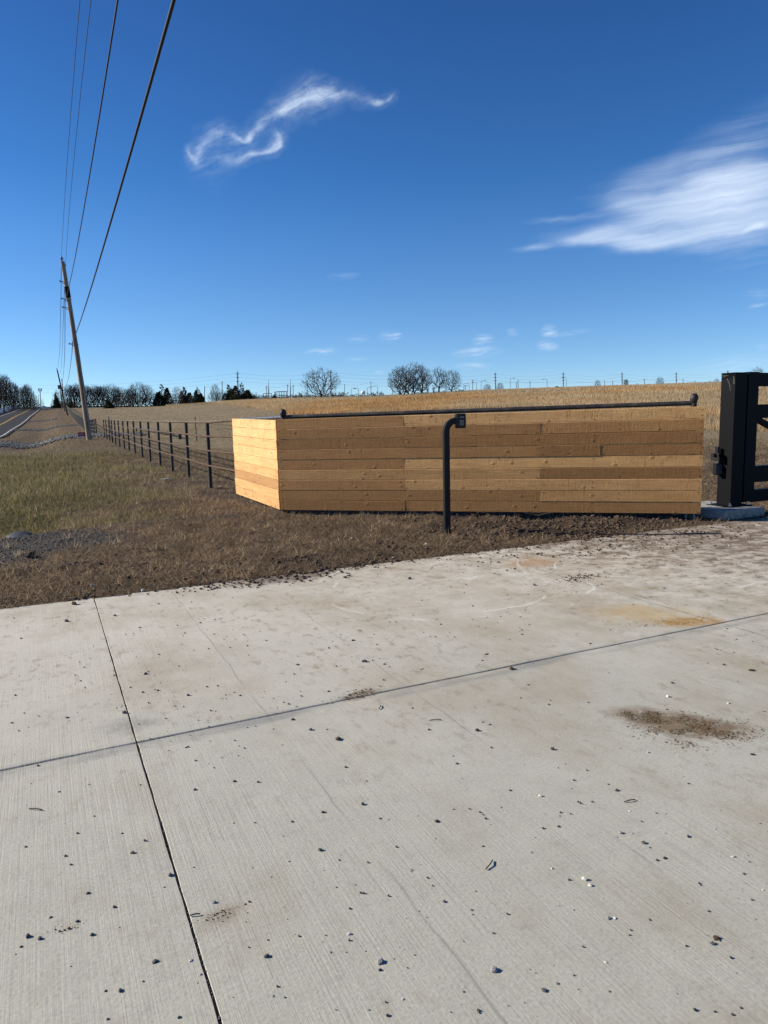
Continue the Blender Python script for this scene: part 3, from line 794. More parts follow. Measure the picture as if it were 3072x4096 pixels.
def build_driveway():
    mb = MB(); q = random.Random(5)
    g = .0038

    def edge(a, b, jit):
        L = (b - a).length; k = max(2, int(L / .045)); out = []
        nrm = Vector((-(b - a).y, (b - a).x, 0)).normalized()
        w = 0
        for i in range(k):
            w = w * .75 + q.uniform(-jit, jit)
            out.append(a.lerp(b, i / k) + nrm * (w if 0 < i else 0))
        return out
    for (t0, t1) in ((-10, JOINT_T - g), (JOINT_T + g, 16)):
        for (s0, s1, js0, js1) in ((-6, JOINT_S - g, .001, .0016), (JOINT_S + g, SLAB_S, .0016, .006)):
            jt = .0013
            lo = edge(st(t0, s0), st(t1, s0), js0) + edge(st(t1, s0), st(t1, s1), jt) + edge(st(t1, s1), st(t0, s1), js1) + edge(st(t0, s1), st(t0, s0), jt)
            c = st((t0 + t1) / 2, (s0 + s1) / 2)
            n = len(lo)
            ins = []
            for p in lo:
                pt = p.dot(E1); ps = p.dot(E2)
                it = pt + (.0012 if pt < t0 + .02 else (-.0012 if pt > t1 - .02 else 0)); is_ = ps + (.006 if ps < s0 + .02 else (-.006 if ps > s1 - .02 else 0))
                ins.append(st(it, is_))
            dn = [p + Vector((0, 0, -.0035)) for p in lo]; bt = [p + Vector((0, 0, -.16)) for p in lo]
            mb.add(ins, [tuple(range(n))], 0)
            mb.add(ins + dn + bt, [(i, n + i, n + (i + 1) % n, (i + 1) % n) for i in range(n)] + [(n + i, 2 * n + i, 2 * n + (i + 1) % n, n + (i + 1) % n) for i in range(n)], 0)
    z = Vector((0, 0, -.0055))
    for a, b, w, d in ((st(JOINT_T, -6), st(JOINT_T, 6.48), .03, E1), (st(-10, JOINT_S), st(16, JOINT_S), .03, E2)):
        zz = z if d is E1 else z + Vector((0, 0, -.002))
        mb.add([a - d * w + zz, b - d * w + zz, b + d * w + zz, a + d * w + zz], [(0, 1, 2, 3) if d is E1 else (0, 1, 2, 3)], 1)
    o = mb.build('driveway', [MAT['concrete'], MAT['joint_filler']])
    tag(o, kind='structure')
    # crumbs of filler standing in the joints
    mb = MB()
    for k in range(900):
        if k % 2: p = st(JOINT_T + q.uniform(-.004, .004), q.uniform(.8, 6.4))
        else: p = st(q.uniform(-1.6, 6), JOINT_S + q.uniform(-.006, .006))
        mb.rock((p.x, p.y, -.0045), q.uniform(.002, .0045), .7, k)
    o = mb.build('joint_grit', [MAT['pebble_dark']])
    tag(o, 'dark grit packed into the driveway joints', 'grit', kind='stuff')


def ribbon(mb, a0, a1, ys, lift, m=0, wave=None):
    """strip of road surface between two lines X = a - FM Y"""
    vs = []
    for Y in ys:
        for a in (a0, a1):
            if wave: a = a + wave(Y)
            X = a - FM * Y
            vs.append((X, Y, float(road_surf(Y)) + lift))
    mb.add(vs, [(2 * i, 2 * i + 1, 2 * i + 3, 2 * i + 2) for i in range(len(ys) - 1)], m, True)


def road_surf(Y):
    k = sstep(30, 55, Y) * (1 - sstep(240, 330, Y))
    return road_h(Y) - .42 * k + .09


def build_road():
    ys = list(np.arange(-20, 60, 4)) + list(np.arange(60, 345, 3)) + list(np.arange(350, 900, 20))
    mb = MB(); ribbon(mb, -16.2, -6.3, ys, 0.0)
    o = mb.build('road', [MAT['asphalt']]); tag(o, kind='structure')
    mb = MB()
    ribbon(mb, -6.92, -6.79, ys, .006, 0); ribbon(mb, -14.97, -14.84, ys, .006, 0)
    ribbon(mb, -10.78, -10.66, ys, .006, 1); ribbon(mb, -10.52, -10.40, ys, .006, 1)
    o = mb.build('road_markings', [MAT['white_paint'], MAT['yellow_paint']]); tag(o, kind='structure')
    # looping skid mark left on the far lane
    mb = MB(); vs = []
    c = spot(62, 205); 
    pts = []
    for k in range(26):
        A = -0.5 + k / 25 * 3.9
        pts.append((-12.6 + 1.35 * math.cos(A), 172 + 34 * math.sin(A) + k * .4))
    for i, (a, Y) in enumerate(pts):
        for w in (-.12, .12):
            vs.append((a + w - FM * Y, Y, float(road_surf(Y)) + .008))
    mb.add(vs, [(2 * i, 2 * i + 1, 2 * i + 3, 2 * i + 2) for i in range(25)], 0)
    o = mb.build('skid_mark', [MAT['skid_rubber']]); tag(o, kind='structure')
    # paved apron on the left of the road
    mb = MB(); vs = []
    ys2 = list(np.arange(150, 262, 4))
    for Y in ys2:
        for a in (-16.3, -48): vs.append((a - FM * Y, Y, float(road_surf(Y)) - .01 + (0 if a > -20 else .1)))
    mb.add(vs, [(2 * i, 2 * i + 1, 2 * i + 3, 2 * i + 2) for i in range(len(ys2) - 1)], 0)
    o = mb.build('parking_apron', [MAT['asphalt']]); tag(o, kind='structure')
    # cross street beyond the crest
    mb = MB(); vs = []
    for X in np.arange(-330, 20, 10):
        for Y in (346, 356): vs.append((X, Y - .2 * (X + 160) * .1, tz(X, Y) + .12))
    n = len(vs) // 2
    mb.add(vs, [(2 * i, 2 * i + 2, 2 * i + 3, 2 * i + 1) for i in range(n - 1)], 0)
    o = mb.build('cross_road', [MAT['asphalt']]); tag(o, kind='structure')
    # far wooded ridge
    mb = MB(); vs = []
    xs = np.arange(-5200, 5200, 160)
    for X in xs:
        h = 66 + 14 * float(fbm(np.array([X]), np.array([0.0]), .0011, 77, 4)[0]) - 26 * float(sstep(-1500, 400, np.array([X]))[0])
        for Y, z in ((2700, 4.5), (2950, h * .75), (3150, h), (3600, h * .9), (4200, 4.5)): vs.append((X, Y, z))
    fs = []
    for i in range(len(xs) - 1):
        for k in range(4): fs.append((i * 5 + k, i * 5 + k + 5, i * 5 + k + 6, i * 5 + k + 1))
    mb.add(vs, fs, 0, True)
    o = mb.build('hills', [MAT['hill_wood']]); tag(o, kind='structure')


build_ground(); build_driveway(); build_road()


# ------------------------------------------------------------------ the cedar-clad corner of the fence
def board_panel(name, root, A, B, zb0, zb1, h, splits, tones, knot, seed, spread=.38):
    q = random.Random(seed)
    d = B - A; L = d.length; ang = math.atan2(d.y, d.x)
    mb = MB()
    for row in range(9):                       # row 0 is the top board
        cuts = [0.0] + splits.get(row, []) + [1.0]
        for k in range(len(cuts) - 1):
            x0 = cuts[k] * L + (.002 if k else 0); x1 = cuts[k + 1] * L - (.002 if k < len(cuts) - 2 else 0)
            i = 8 - row
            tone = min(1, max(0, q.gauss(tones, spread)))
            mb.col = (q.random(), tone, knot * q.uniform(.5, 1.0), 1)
            prot = q.uniform(-.004, .004); tw = q.uniform(-.003, .003)
            nseg = max(3, int((x1 - x0) / .25))
            vs = []
            wob = [q.uniform(-.0012, .0012) for _ in range(nseg + 1)]
            for s_ in range(nseg + 1):
                x = x0 + (x1 - x0) * s_ / nseg
                z0 = zb0 + (zb1 - zb0) * x / L + i * h + .0012 + wob[s_] * .5
                z1 = z0 + h - .0042 + wob[s_] * .5
                y0 = -.022 + prot + tw
                y1 = -.022 + prot - tw
                e = .0045
                vs += [(x, y0 + e, z0), (x, y0, z0 + e), (x, y1, z1 - e), (x, y1 + e, z1), (x, 0.0, z1), (x, 0.0, z0)]
            fs = []
            for s_ in range(nseg):
                b = s_ * 6
                for c in range(6):
                    c2 = (c + 1) % 6
                    fs.append((b + c, b + 6 + c, b + 6 + c2, b + c2))
            fs.append(tuple(range(6))); fs.append(tuple(range(nseg * 6, nseg * 6 + 6))[::-1])
            mb.add(vs, fs, 0)
            # nails: two at each end and two midway
            for xn in [x0 + .04, x1 - .04] + [x0 + (x1 - x0) * f for f in ((.5,) if x1 - x0 < 2.5 else (.34, .66))]:
                for zf in (.2, .8):
                    xx = xn + q.uniform(-.015, .015); zz = zb0 + (zb1 - zb0) * xx / L + (i + zf) * h + q.uniform(-.012, .012)
                    mb.lathe((xx, -.0235 + prot, zz), [(0, -.0012), (.0062, -.0008), (.0068, .002)], 6, (0, 1, 0), 1, False)
    o = mb.build(name, [MAT['cedar_board'], MAT['nail_head']], origin=(0, 0, 0), col='board')
    o.parent = root; o.location = A - Vector(root.location); o.rotation_euler = (0, 0, ang)
    return o


def dome_post(root, p, ztop, r=.037, zb=-.1, cap=True, m='dark_steel', dome=.055):
    mb = MB(); mb.tube([(p.x, p.y, zb), (p.x, p.y, ztop - .02)], r, 12)
    o = mb.build('post', [MAT[m]], root)
    if cap:
        mb = MB()
        mb.lathe((p.x, p.y, ztop - .05), [(.0, 0), (r * 1.12, .0), (r * 1.16, .03), (dome, .045), (dome, .06), (dome * .93, .085), (dome * .7, .108), (dome * .35, .12), (0, .123)], 16)
        mb.build('cap', [MAT[m]], o, origin=world_loc(root))
    return o


def build_wall():
    root = empty('wood_clad_fence', (WALL_A.x, WALL_A.y, 0), 'cedar board screen wrapping the corner of the pipe fence beside the driveway', 'fence')
    even = {0: [.333], 2: [.333], 4: [.333], 6: [.333], 8: [.333], 1: [.656], 3: [.656, .787], 5: [.656], 7: [.656]}
    nA = (WALL_B - WALL_A).normalized(); nn = Vector((nA.y, -nA.x, 0))     # towards the viewer
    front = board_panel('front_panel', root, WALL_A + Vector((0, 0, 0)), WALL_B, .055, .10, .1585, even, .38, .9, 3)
    sd_ = (WALL_A - WALL_C).normalized()
    off = -nA * .0 
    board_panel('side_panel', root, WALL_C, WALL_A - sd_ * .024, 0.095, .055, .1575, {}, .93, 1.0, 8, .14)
    # pipes behind the boards
    A = WALL_A - nn * .07 + nA * .07; B = WALL_B - nn * .07 - nA * .12; C = WALL_C - nn * .02 + Vector((.08, .02, 0))
    zA = 1.512; zB = 1.572; zC = 1.488
    post = dome_post(root, A, zA + .055, zb=-.1)
    pb = dome_post(root, B, zB + .055, zb=-.15)
    dome_post(root, C, zC - .03, r=.03, zb=-.1, cap=False, m='galv_pipe')
    M2 = WALL_A.lerp(WALL_B, .5) - nn * .07
    dome_post(root, M2, 1.5, cap=False)
    mb = MB(); mb.tube([A + Vector((0, 0, zA)) , B + Vector((0, 0, zB))], .031, 12); mb.build('top_rail', [MAT['mill_pipe']], root)
    mb = MB(); mb.tube([C + Vector((0, 0, zC)), A + Vector((0, 0, zA))], .031, 12); mb.build('top_rail', [MAT['galv_pipe']], root)
    for zz in (.35, .78, 1.2):
        mb = MB(); mb.tube([A + Vector((0, 0, zz)), B + Vector((0, 0, zz))], .016, 8); mb.build('rail', [MAT['rusty_pipe']], root)
    # rounded concrete stub at the foot of the right post
    p = at(2760, 2078, 9.62)
    mb = MB(); mb.lathe((p.x, p.y, -.05), [(.075, 0), (.072, .08), (.055, .13), (.025, .155), (0, .16)], 12)
    o = mb.build('concrete_stub', [MAT['cast_concrete']], None, (p.x, p.y, -.02)); tag(o, 'rounded concrete post footing poking out under the right end of the cedar screen', 'post footing')
    return C, zC


C_END, C_Z = build_wall()


# ------------------------------------------------------------------ pipe fence along the field
POST_U = [833, 748, 684, 636, 597, 566, 538, 515, 496, 478, 463, 451, 440, 429, 420]


def fence_point(u, v=1770):
    d = ray(u, v); k = d[0] / d[1]
    Y = (3.27) / (.45 + k)
    return Vector((3.27 - .45 * Y, Y, 0))


def build_pipe_fence():
    root = empty('pipe_fence', (C_END.x, C_END.y, 0), 'rusty pipe rail fence running from the cedar screen back along the field', 'fence')
    pts = [fence_point(u) for u in POST_U]
    tops = []
    for p, u in zip(pts, POST_U):
        v = np.interp(u, [420, 500, 600, 833], [1677, 1682, 1685, 1688])
        tops.append(at(u, v, p.y).z)
    for i, (p, zt) in enumerate(zip(pts, tops)):
        g = tz(p.x, p.y)
        mb = MB(); mb.tube([(p.x, p.y, g - .15), (p.x, p.y, zt - .02)], .041, 10); mb.build('post', [MAT['dark_steel']], root)
    line = [Vector((C_END.x, C_END.y, C_Z))] + [Vector((p.x, p.y, z)) for p, z in zip(pts, tops)]
    mb = MB(); mb.tube(line, .033, 10); mb.build('top_rail', [MAT['scuffed_pipe']], root)
    for f in (.345, .57, .785):
        ln = []
        for p, z in zip([C_END] + pts, [C_Z] + tops):
            g = tz(p.x, p.y) if p is not C_END else 0.0
            ln.append((p.x - .028, p.y - .014, g + (z - g) * f))
        mb = MB(); mb.tube(ln, .0195, 8); mb.build('rail', [MAT['rusty_pipe']], root)
    # leaning steel stake beside the fourth post from the far end
    a = at(450, 1772, pts[12].y - 2.5); a.z = tz(a.x, a.y); b = at(434, 1667, pts[12].y - 2.2)
    mb = MB(); mb.tube([a, b], .03, 6)
    o = mb.build('steel_stake', [MAT['dark_steel']], None, tuple(a)); tag(o, 'thin steel stake leaning on the far end of the rusty pipe fence', 'stake')
    # second stretch beyond the gravel entrance
    ys = [63] + list(np.arange(66, 290, 2.75))
    P = [Vector((3.27 - .45 * y, y, tz(3.27 - .45 * y, y))) for y in ys]
    root = empty('pipe_fence', tuple(P[0]), 'distant dark pipe fence beyond the gravel field entrance, dipping then climbing with the land', 'fence')
    for p in P:
        mb = MB(); mb.tube([p - Vector((0, 0, .1)), p + Vector((0, 0, 1.36))], .055 if p.y < 90 else .055, 6); mb.build('post', [MAT['dark_steel']], root)
    for f, r in ((1.35, .035), (1.0, .02), (.68, .02), (.36, .02)):
        mb = MB(); mb.tube([p + Vector((-.03, 0, f)) for p in P], r * 1.15, 6); mb.build('top_rail' if f > 1.2 else 'rail', [MAT['dark_steel']], root)
    # low dark pipe inside the field, with a stub post
    a = spot(713, 47); b = spot(541, 78)
    root = empty('low_pipe_barrier', tuple(a), 'long dark pipe held low over the mowed field behind the fence', 'pipe barrier')
    mb = MB(); mb.tube([a + Vector((-.05, .05, .30)), b + Vector((0, 0, .42))], .085, 8); mb.build('rail', [MAT['dark_steel']], root)
    mb = MB(); mb.tube([a - Vector((0, 0, .1)), a + Vector((0, 0, .34))], .12, 10); mb.lathe(a + Vector((0, 0, .34)), [(.12, 0), (.1, .05), (.06, .08), (0, .09)], 10); mb.build('post', [MAT['dark_steel']], root)
    mb = MB(); mb.tube([b - Vector((0, 0, .1)), b + Vector((0, 0, .46))], .1, 8); mb.build('post', [MAT['dark_steel']], root)
    p = at(787, 1763, 44); p.z = tz(p.x, p.y); t_ = at(780, 1671, 44)
    mb = MB(); mb.tube([p, (t_.x, t_.y, t_.z)], .028, 6); mb.lathe((t_.x, t_.y, t_.z), [(.04, 0), (.04, .06), (0, .07)], 6)
    o = mb.build('steel_stake', [MAT['dark_steel']], None, tuple(p)); tag(o, 'thin upright steel stake alone in the mowed field behind the fence', 'stake')


build_pipe_fence()


# ------------------------------------------------------------------ keypad on a goose-neck post
def build_keypad():
    base = Vector((.79, 8.87, 0)); base.z = tz(base.x, base.y)
    root = empty('keypad_post', tuple(base), 'black goose-neck steel post with a gate keypad in front of the cedar screen', 'keypad post')
    ax = Vector((.985, .17, 0)).normalized(); ay = Vector((-ax.y, ax.x, 0))
    zt = at(1795, 1683, base.y).z
    w = .076; R_ = .13
    path = [(0, -.15), (0, zt - R_)]
    for k in range(1, 9):
        a = math.pi / 2 * k / 8
        path.append((R_ - R_ * math.cos(a), zt - R_ + R_ * math.sin(a)))
    path.append((R_ + .012, zt))
    mb = MB(); vs = []
    for i, (px, pz) in enumerate(path):
        p0 = path[max(0, i - 1)]; p1 = path[min(len(path) - 1, i + 1)]
        tx, tz_ = p1[0] - p0[0], p1[1] - p0[1]; l = math.hypot(tx, tz_); nx, nz = -tz_ / l, tx / l
        lean = .022 * max(0, (zt - pz)) * -1 * 0
        h = w / 2
        for (a, b) in ((-h, -h + .006), (-h + .006, -h), (h - .006, -h), (h, -h + .006), (h, h - .006), (h - .006, h), (-h + .006, h), (-h, h - .006)):
            q = Vector((base.x, base.y, 0)) + ax * (px + nx * a) + ay * b + Vector((0, 0, (base.z if i == 0 else 0) + pz + nz * a))
            vs.append(q)
    fs = []
    for i in range(len(path) - 1):
        for k in range(8):
            k2 = (k + 1) % 8
            fs.append((i * 8 + k, i * 8 + k2, i * 8 + 8 + k2, i * 8 + 8 + k)[::-1])
    fs.append(tuple(range(len(vs) - 8, len(vs)))); mb.add(vs, fs, 0)
    mb.build('post', [MAT['post_paint']], root)
    c = Vector((base.x, base.y, 0)) + ax * (R_ + .03 + .024) + ay * .0 + Vector((0, 0, at(1839, 1684, base.y).z))
    mb = MB(); mb.box(c, .128, .085, .178, ax, ay, (0, 0, 1), 0, .012)
    mb.box(c - ay * .0445, .104, .006, .158, ax, ay, (0, 0, 1), 0, .002)
    hb = mb.build('keypad_box', [MAT['black_plastic']], root)
    f = c - ay * .0485
    mb = MB(); mb.box(f + Vector((0, 0, .047)) + ax * .006, .056, .003, .013, ax, ay); mb.build('display', [MAT['display_glass']], hb, origin=world_loc(root))
    for r_ in range(4):
        for k in range(3):
            mb = MB(); mb.box(f + ax * ((k - 1) * .0172 + .006) + Vector((0, 0, .004 - r_ * .0165)), .0125, .004, .0105, ax, ay, (0, 0, 1), 0, .001)
            mb.build('key', [MAT['key_grey']], hb, origin=world_loc(root))


build_keypad()


# ------------------------------------------------------------------ gate on the right
def build_gate():
    ex, ey, ez = E1, E2, Vector((0, 0, 1))
    # cast footing
    K = at(2897, 2073, 9.46); K.z = 0
    zf = .125
    mb = MB()

    def slab(p, lx, ly, z0, z1, jit, seed):
        q = random.Random(seed); vs = []
        nx, ny = 6, 5
        ring = []
        for i in range(nx): ring.append((i / nx * lx, 0))
        for i in range(ny): ring.append((lx, i / ny * ly))
        for i in range(nx): ring.append((lx - i / nx * lx, ly))
        for i in range(ny): ring.append((0, ly - i / ny * ly))
        n = len(ring)
        for z, off in ((z0, 0), (z1 - .025, 0), (z1, .02)):
            for (a, b) in ring:
                a2 = a + (off if a < lx / 2 else -off) + q.uniform(-jit, jit); b2 = b + (off if b < ly / 2 else -off) + q.uniform(-jit, jit)
                w = p + ex * a2 + ey * b2; vs.append((w.x, w.y, z + (q.uniform(-jit, jit) if z > z0 else 0)))
        fs = [(i, (i + 1) % n, n + (i + 1) % n, n + i) for i in range(n)] + [(n + i, n + (i + 1) % n, 2 * n + (i + 1) % n, 2 * n + i) for i in range(n)]
        fs.append(tuple(range(2 * n, 3 * n)))
        mb.add(vs, fs, 0)
    slab(K, .80, .95, -.05, zf, .008, 3)
    slab(K + ey * .52 - ex * .34, .32, .9, -.05, zf - .012, .006, 4)
    o = mb.build('concrete_footing', [MAT['cast_concrete']], None, tuple(K)); tag(o, 'rough concrete footing block under the black gate post', 'footing')

    w = .235
    near = at(2921, 2030, 9.88); near.z = 0
    c = near + ex * (w / 2) + ey * (w / 2)
    ztop = at(2945, 1491, near.y).z
    root = empty('gate_post', (c.x, c.y, zf), 'massive square black steel gate post bolted to a concrete footing', 'gate post')
    mb = MB(); mb.box(c + ez * ((zf + ztop) / 2), w, w, ztop - zf, ex, ey, ez, 0, .006)
    post = mb.build('post', [MAT['black_paint']], root)
    mb = MB(); q = c - ex * (w / 2 + .0015)
    for pts in (((.02, -.07), (-.01, -.12), (-.035, -.19), (-.04, -.24)), ((.10, -.025), (.05, -.035), (.0, -.03)), ((.11, -.05), (.07, -.045), (.02, -.02)), ((-.085, -.04), (-.092, -.10), (-.096, -.15))):
        mb.tube([q + ey * a + ez * (ztop + b) for a, b in pts], .0022, 4, smooth=False)
    mb.build('scratch', [MAT['key_grey']], post, origin=world_loc(root))
    mb = MB(); mb.box(c + ez * (ztop + .004), w + .006, w + .006, .006, ex, ey); mb.build('cap', [MAT['black_paint']], root)
    mb = MB(); mb.box(c + ez * (zf + .008), .44, .40, .016, ex, ey); plate = mb.build('base_plate', [MAT['black_paint']], root)
    for a in (-1, 1):
        for b in (-1, 1):
            p = c + ex * (a * .18) + ey * (b * .16) + ez * (zf + .016)
            mb = MB(); mb.lathe(p, [(.03, 0), (.03, .004), (.019, .005), (.019, .022), (.009, .023), (.009, .045), (0, .046)], 6, m=0, smooth=False)
            mb.build('bolt', [MAT['zinc']], root)
    # latch bracket with a beam sensor, and a receiver box, on the left face
    Lf = c - ex * (w / 2)
    zc = at(2868, 1822, near.y).z
    r2 = empty('beam_sensor', (Lf.x, Lf.y, zc), 'small black beam sensor under a folded metal hood on the left of the gate post', 'sensor')
    mb = MB(); p = Lf - ex * .055 + ey * .085
    mb.box(p + ez * (zc + .055), .035, .05, .11, ex, ey, ez, 0, .004); mb.box(p - ex * .055 + ez * (zc - .002), .05, .035, .05, ex, ey, ez, 0, .01); mb.build('sensor_body', [MAT['black_plastic']], r2)
    mb = MB()
    a, b, d = p - ex * .045 - ey * .06, p + ex * .05 - ey * .06, .13
    vs = [a + ez * (zc + .025), b + ez * (zc + .005), b + ey * d + ez * (zc + .005), a + ey * d + ez * (zc + .025), a + ez * (zc - .085), a + ey * d + ez * (zc - .07)]
    v2 = [x + Vector((0, 0, -.006)) + ex * .004 for x in vs]
    mb.add(vs + v2, [(0, 1, 2, 3), (0, 3, 5, 4), (6, 9, 8, 7), (6, 10, 11, 9), (0, 6, 7, 1), (1, 7, 8, 2), (2, 8, 9, 3), (0, 4, 10, 6), (4, 5, 11, 10), (3, 9, 11, 5)], 0)
    mb.build('hood', [MAT['post_paint']], r2)
    zb = at(2861, 1880, near.y).z
    r3 = empty('receiver_box', (Lf.x, Lf.y, zb), 'glossy dark receiver box low on the left face of the gate post', 'sensor')
    p = Lf - ex * .058 + ey * .075
    mb = MB(); mb.box(p + ez * zb, .11, .075, .165, ex, ey, ez, 0, .012); mb.build('case', [MAT['black_plastic']], r3)
    mb = MB(); mb.box(p - ey * .039 + ex * .008 + ez * zb, .085, .006, .14, ex, ey, ez, 0, .003); mb.build('lens', [MAT['blue_tint_plastic']], r3)

    # the open leaf
    gt = c + ex * (w / 2 + .02)
    zl = at(2985, 2007, near.y + .2).z; zu = at(3030, 1488, near.y + .25).z
    g0 = gt + ex * .13 - ey * .03
    root = empty('steel_gate', (g0.x, g0.y, zl), 'black box-tube driveway gate leaf swung open beside the concrete drive', 'gate')
    mb = MB(); mb.box(g0 + ez * ((zl + zu) / 2), .22, .15, zu - zl, ex, ey, ez, 0, .006); up = mb.build('hinge_stile', [MAT['black_paint']], root)
    L = 3.6
    s0 = g0 + ex * .11
    for (v0, v1) in ((1491, 1545), (1617, 1672), (1862, 1926), (1956, 2004)):
        za = at(3064, v0, near.y + .35).z; zb_ = at(3064, v1, near.y + .35).z
        mb = MB(); mb.box(s0 + ex * (L / 2) + ez * ((za + zb_) / 2), L, .1, za - zb_, ex, ey, ez, 0, .005); mb.build('rail', [MAT['black_paint']], root)
    mb = MB(); mb.box(s0 + ex * (L + .1) + ez * ((zl + zu) / 2), .2, .15, zu - zl, ex, ey, ez, 0, .006); mb.build('end_stile', [MAT['black_paint']], root)
    za = at(3064, 1676, near.y + .35).z; zb_ = at(3064, 1860, near.y + .35).z
    d = (ex * L * .48 + ez * (zb_ - za)); 
    mb = MB(); dl = d.length; dn = d.normalized(); up_ = dn.cross(ey).normalized()
    mb.box(s0 + ez * (za + .03) + d * .5, dl, .08, .07, dn, ey, up_, 0, .004); mb.build('brace', [MAT['black_paint']], root)
    for vv in (1565, 1640 + 270 - 5):
        z = at(2985, vv, near.y + .2).z
        mb = MB(); q = gt - ey * .05 + ex * .012
        mb.tube([q + ez * (z - .06), q + ez * (z + .06)], .026, 10); mb.build('hinge', [MAT['dark_steel']], root)


build_gate()

# ------------------------------------------------------------------ utility pole and its cables
POLE_B = Vector((-20.45, 50.0, 0)); POLE_B.z = at(356, 1755, 50).z
POLE_T = at(250, 1046, 50)


def pole_at(v):
    k = (1755 - v) / (1755 - 1046)
    return POLE_B.lerp(POLE_T, k)


def build_pole():
    root = empty('utility_pole', tuple(POLE_B), 'tall weathered wooden utility pole leaning left with a black band, cables on it', 'utility pole')
    ax = (POLE_T - POLE_B).normalized(); rt = Vector((0.91, 0.41, 0))
    mb = MB()
    pts = []; rr = []
    q = random.Random(2)
    for i in range(25):
        k = i / 24
        p = (POLE_B - ax * .6).lerp(POLE_T, k)
        pts.append(p + Vector((q.uniform(-.008, .008) + .05 * math.sin(k * 3.1), 0, 0))); rr.append((.195 - .065 * k) * q.uniform(.985, 1.02))
    mb.tube(pts, rr, 14); mb.build('shaft', [MAT['weathered_pole']], root)

    def on(v, side=0.0): return pole_at(v) + rt * side + Vector((.05 * math.sin(((1755 - v) / 709) * 3.1), 0, 0))
    mb = MB(); mb.tube([on(1188), on(1145)], .172, 14); mb.build('black_band', [MAT['band_black']], root)
    mb = MB(); a = on(1046)
    mb.tube([a, a + Vector((-.02, 0, .12))], .02, 6)
    b = a + Vector((-.03, 0, .1))
    mb.lathe(b, [(.03, 0), (.11, .02), (.11, .035), (.04, .045), (.04, .07), (.10, .09), (.10, .105), (.04, .115), (.04, .14), (.085, .16), (.085, .175), (.03, .19), (0, .2)], 12)
    mb.build('insulator', [MAT['porcelain']], root)
    for v, s_, L in ((1124, -1, .24), (1192, -1, .3), (1226, -1, .34), (1370, -1, .28)):
        p = on(v); mb = MB()
        mb.tube([p + rt * (s_ * .12), p + rt * (s_ * (.12 + L))], .022, 6); mb.tube([p + rt * (s_ * (.12 + L)) - Vector((0, 0, .05)), p + rt * (s_ * (.12 + L)) + Vector((0, 0, .07))], .035, 8)
        mb.tube([p + rt * (s_ * .12) - Vector((0, 0, .18)), p + rt * (s_ * (.1 + L * .8))], .015, 6)
        mb.build('bracket', [MAT['dark_pole']], root)
    for v in (1058, 1125, 1194, 1371):
        p = on(v); mb = MB(); mb.tube([p + rt * .1, p + rt * .23], .018, 6); mb.build('bolt', [MAT['zinc']], root)
    # ground wire moulding down the shaded side
    mb = MB(); mb.tube([on(v) + Vector((.1, -.15 - .03 * (v - 1240) / 500, 0)) for v in range(1240, 1750, 30)], .014, 5); mb.build('ground_wire', [MAT['dark_pole']], root)


build_pole()


def spline(pts, n):
    out = []
    P = [pts[0] * 2 - pts[1]] + pts + [pts[-1] * 2 - pts[-2]]
    for i in range(1, len(P) - 2):
        for k in range(n):
            t = k / n
            a, b, c, d = P[i - 1], P[i], P[i + 1], P[i + 2]
            out.append(((b * 2) + (c - a) * t + (a * 2 - b * 5 + c * 4 - d) * t * t + (b * 3 - a - c * 3 + d) * t ** 3) * .5)
    out.append(pts[-1])
    return out


def parabola(A, zs_at, Yend, m):
    """cable from pole point A towards the viewer along X = A.x + m (A.y - Y); zs_at = [(Y, z)...] surveyed heights fitted by a parabola"""
    ys = np.array([A.y] + [y for y, z in zs_at]); zs = np.array([A.z] + [z for y, z in zs_at])
    w = np.ones(len(ys)); w[0] = 4
    c = np.polyfit(ys, zs, 2, w=w)
    c[2] += A.z - np.polyval(c, A.y)
    out = []
    for Y in np.linspace(A.y, Yend, 60): out.append(Vector((A.x + m * (A.y - Y), Y, float(np.polyval(c, Y)))))
    return out


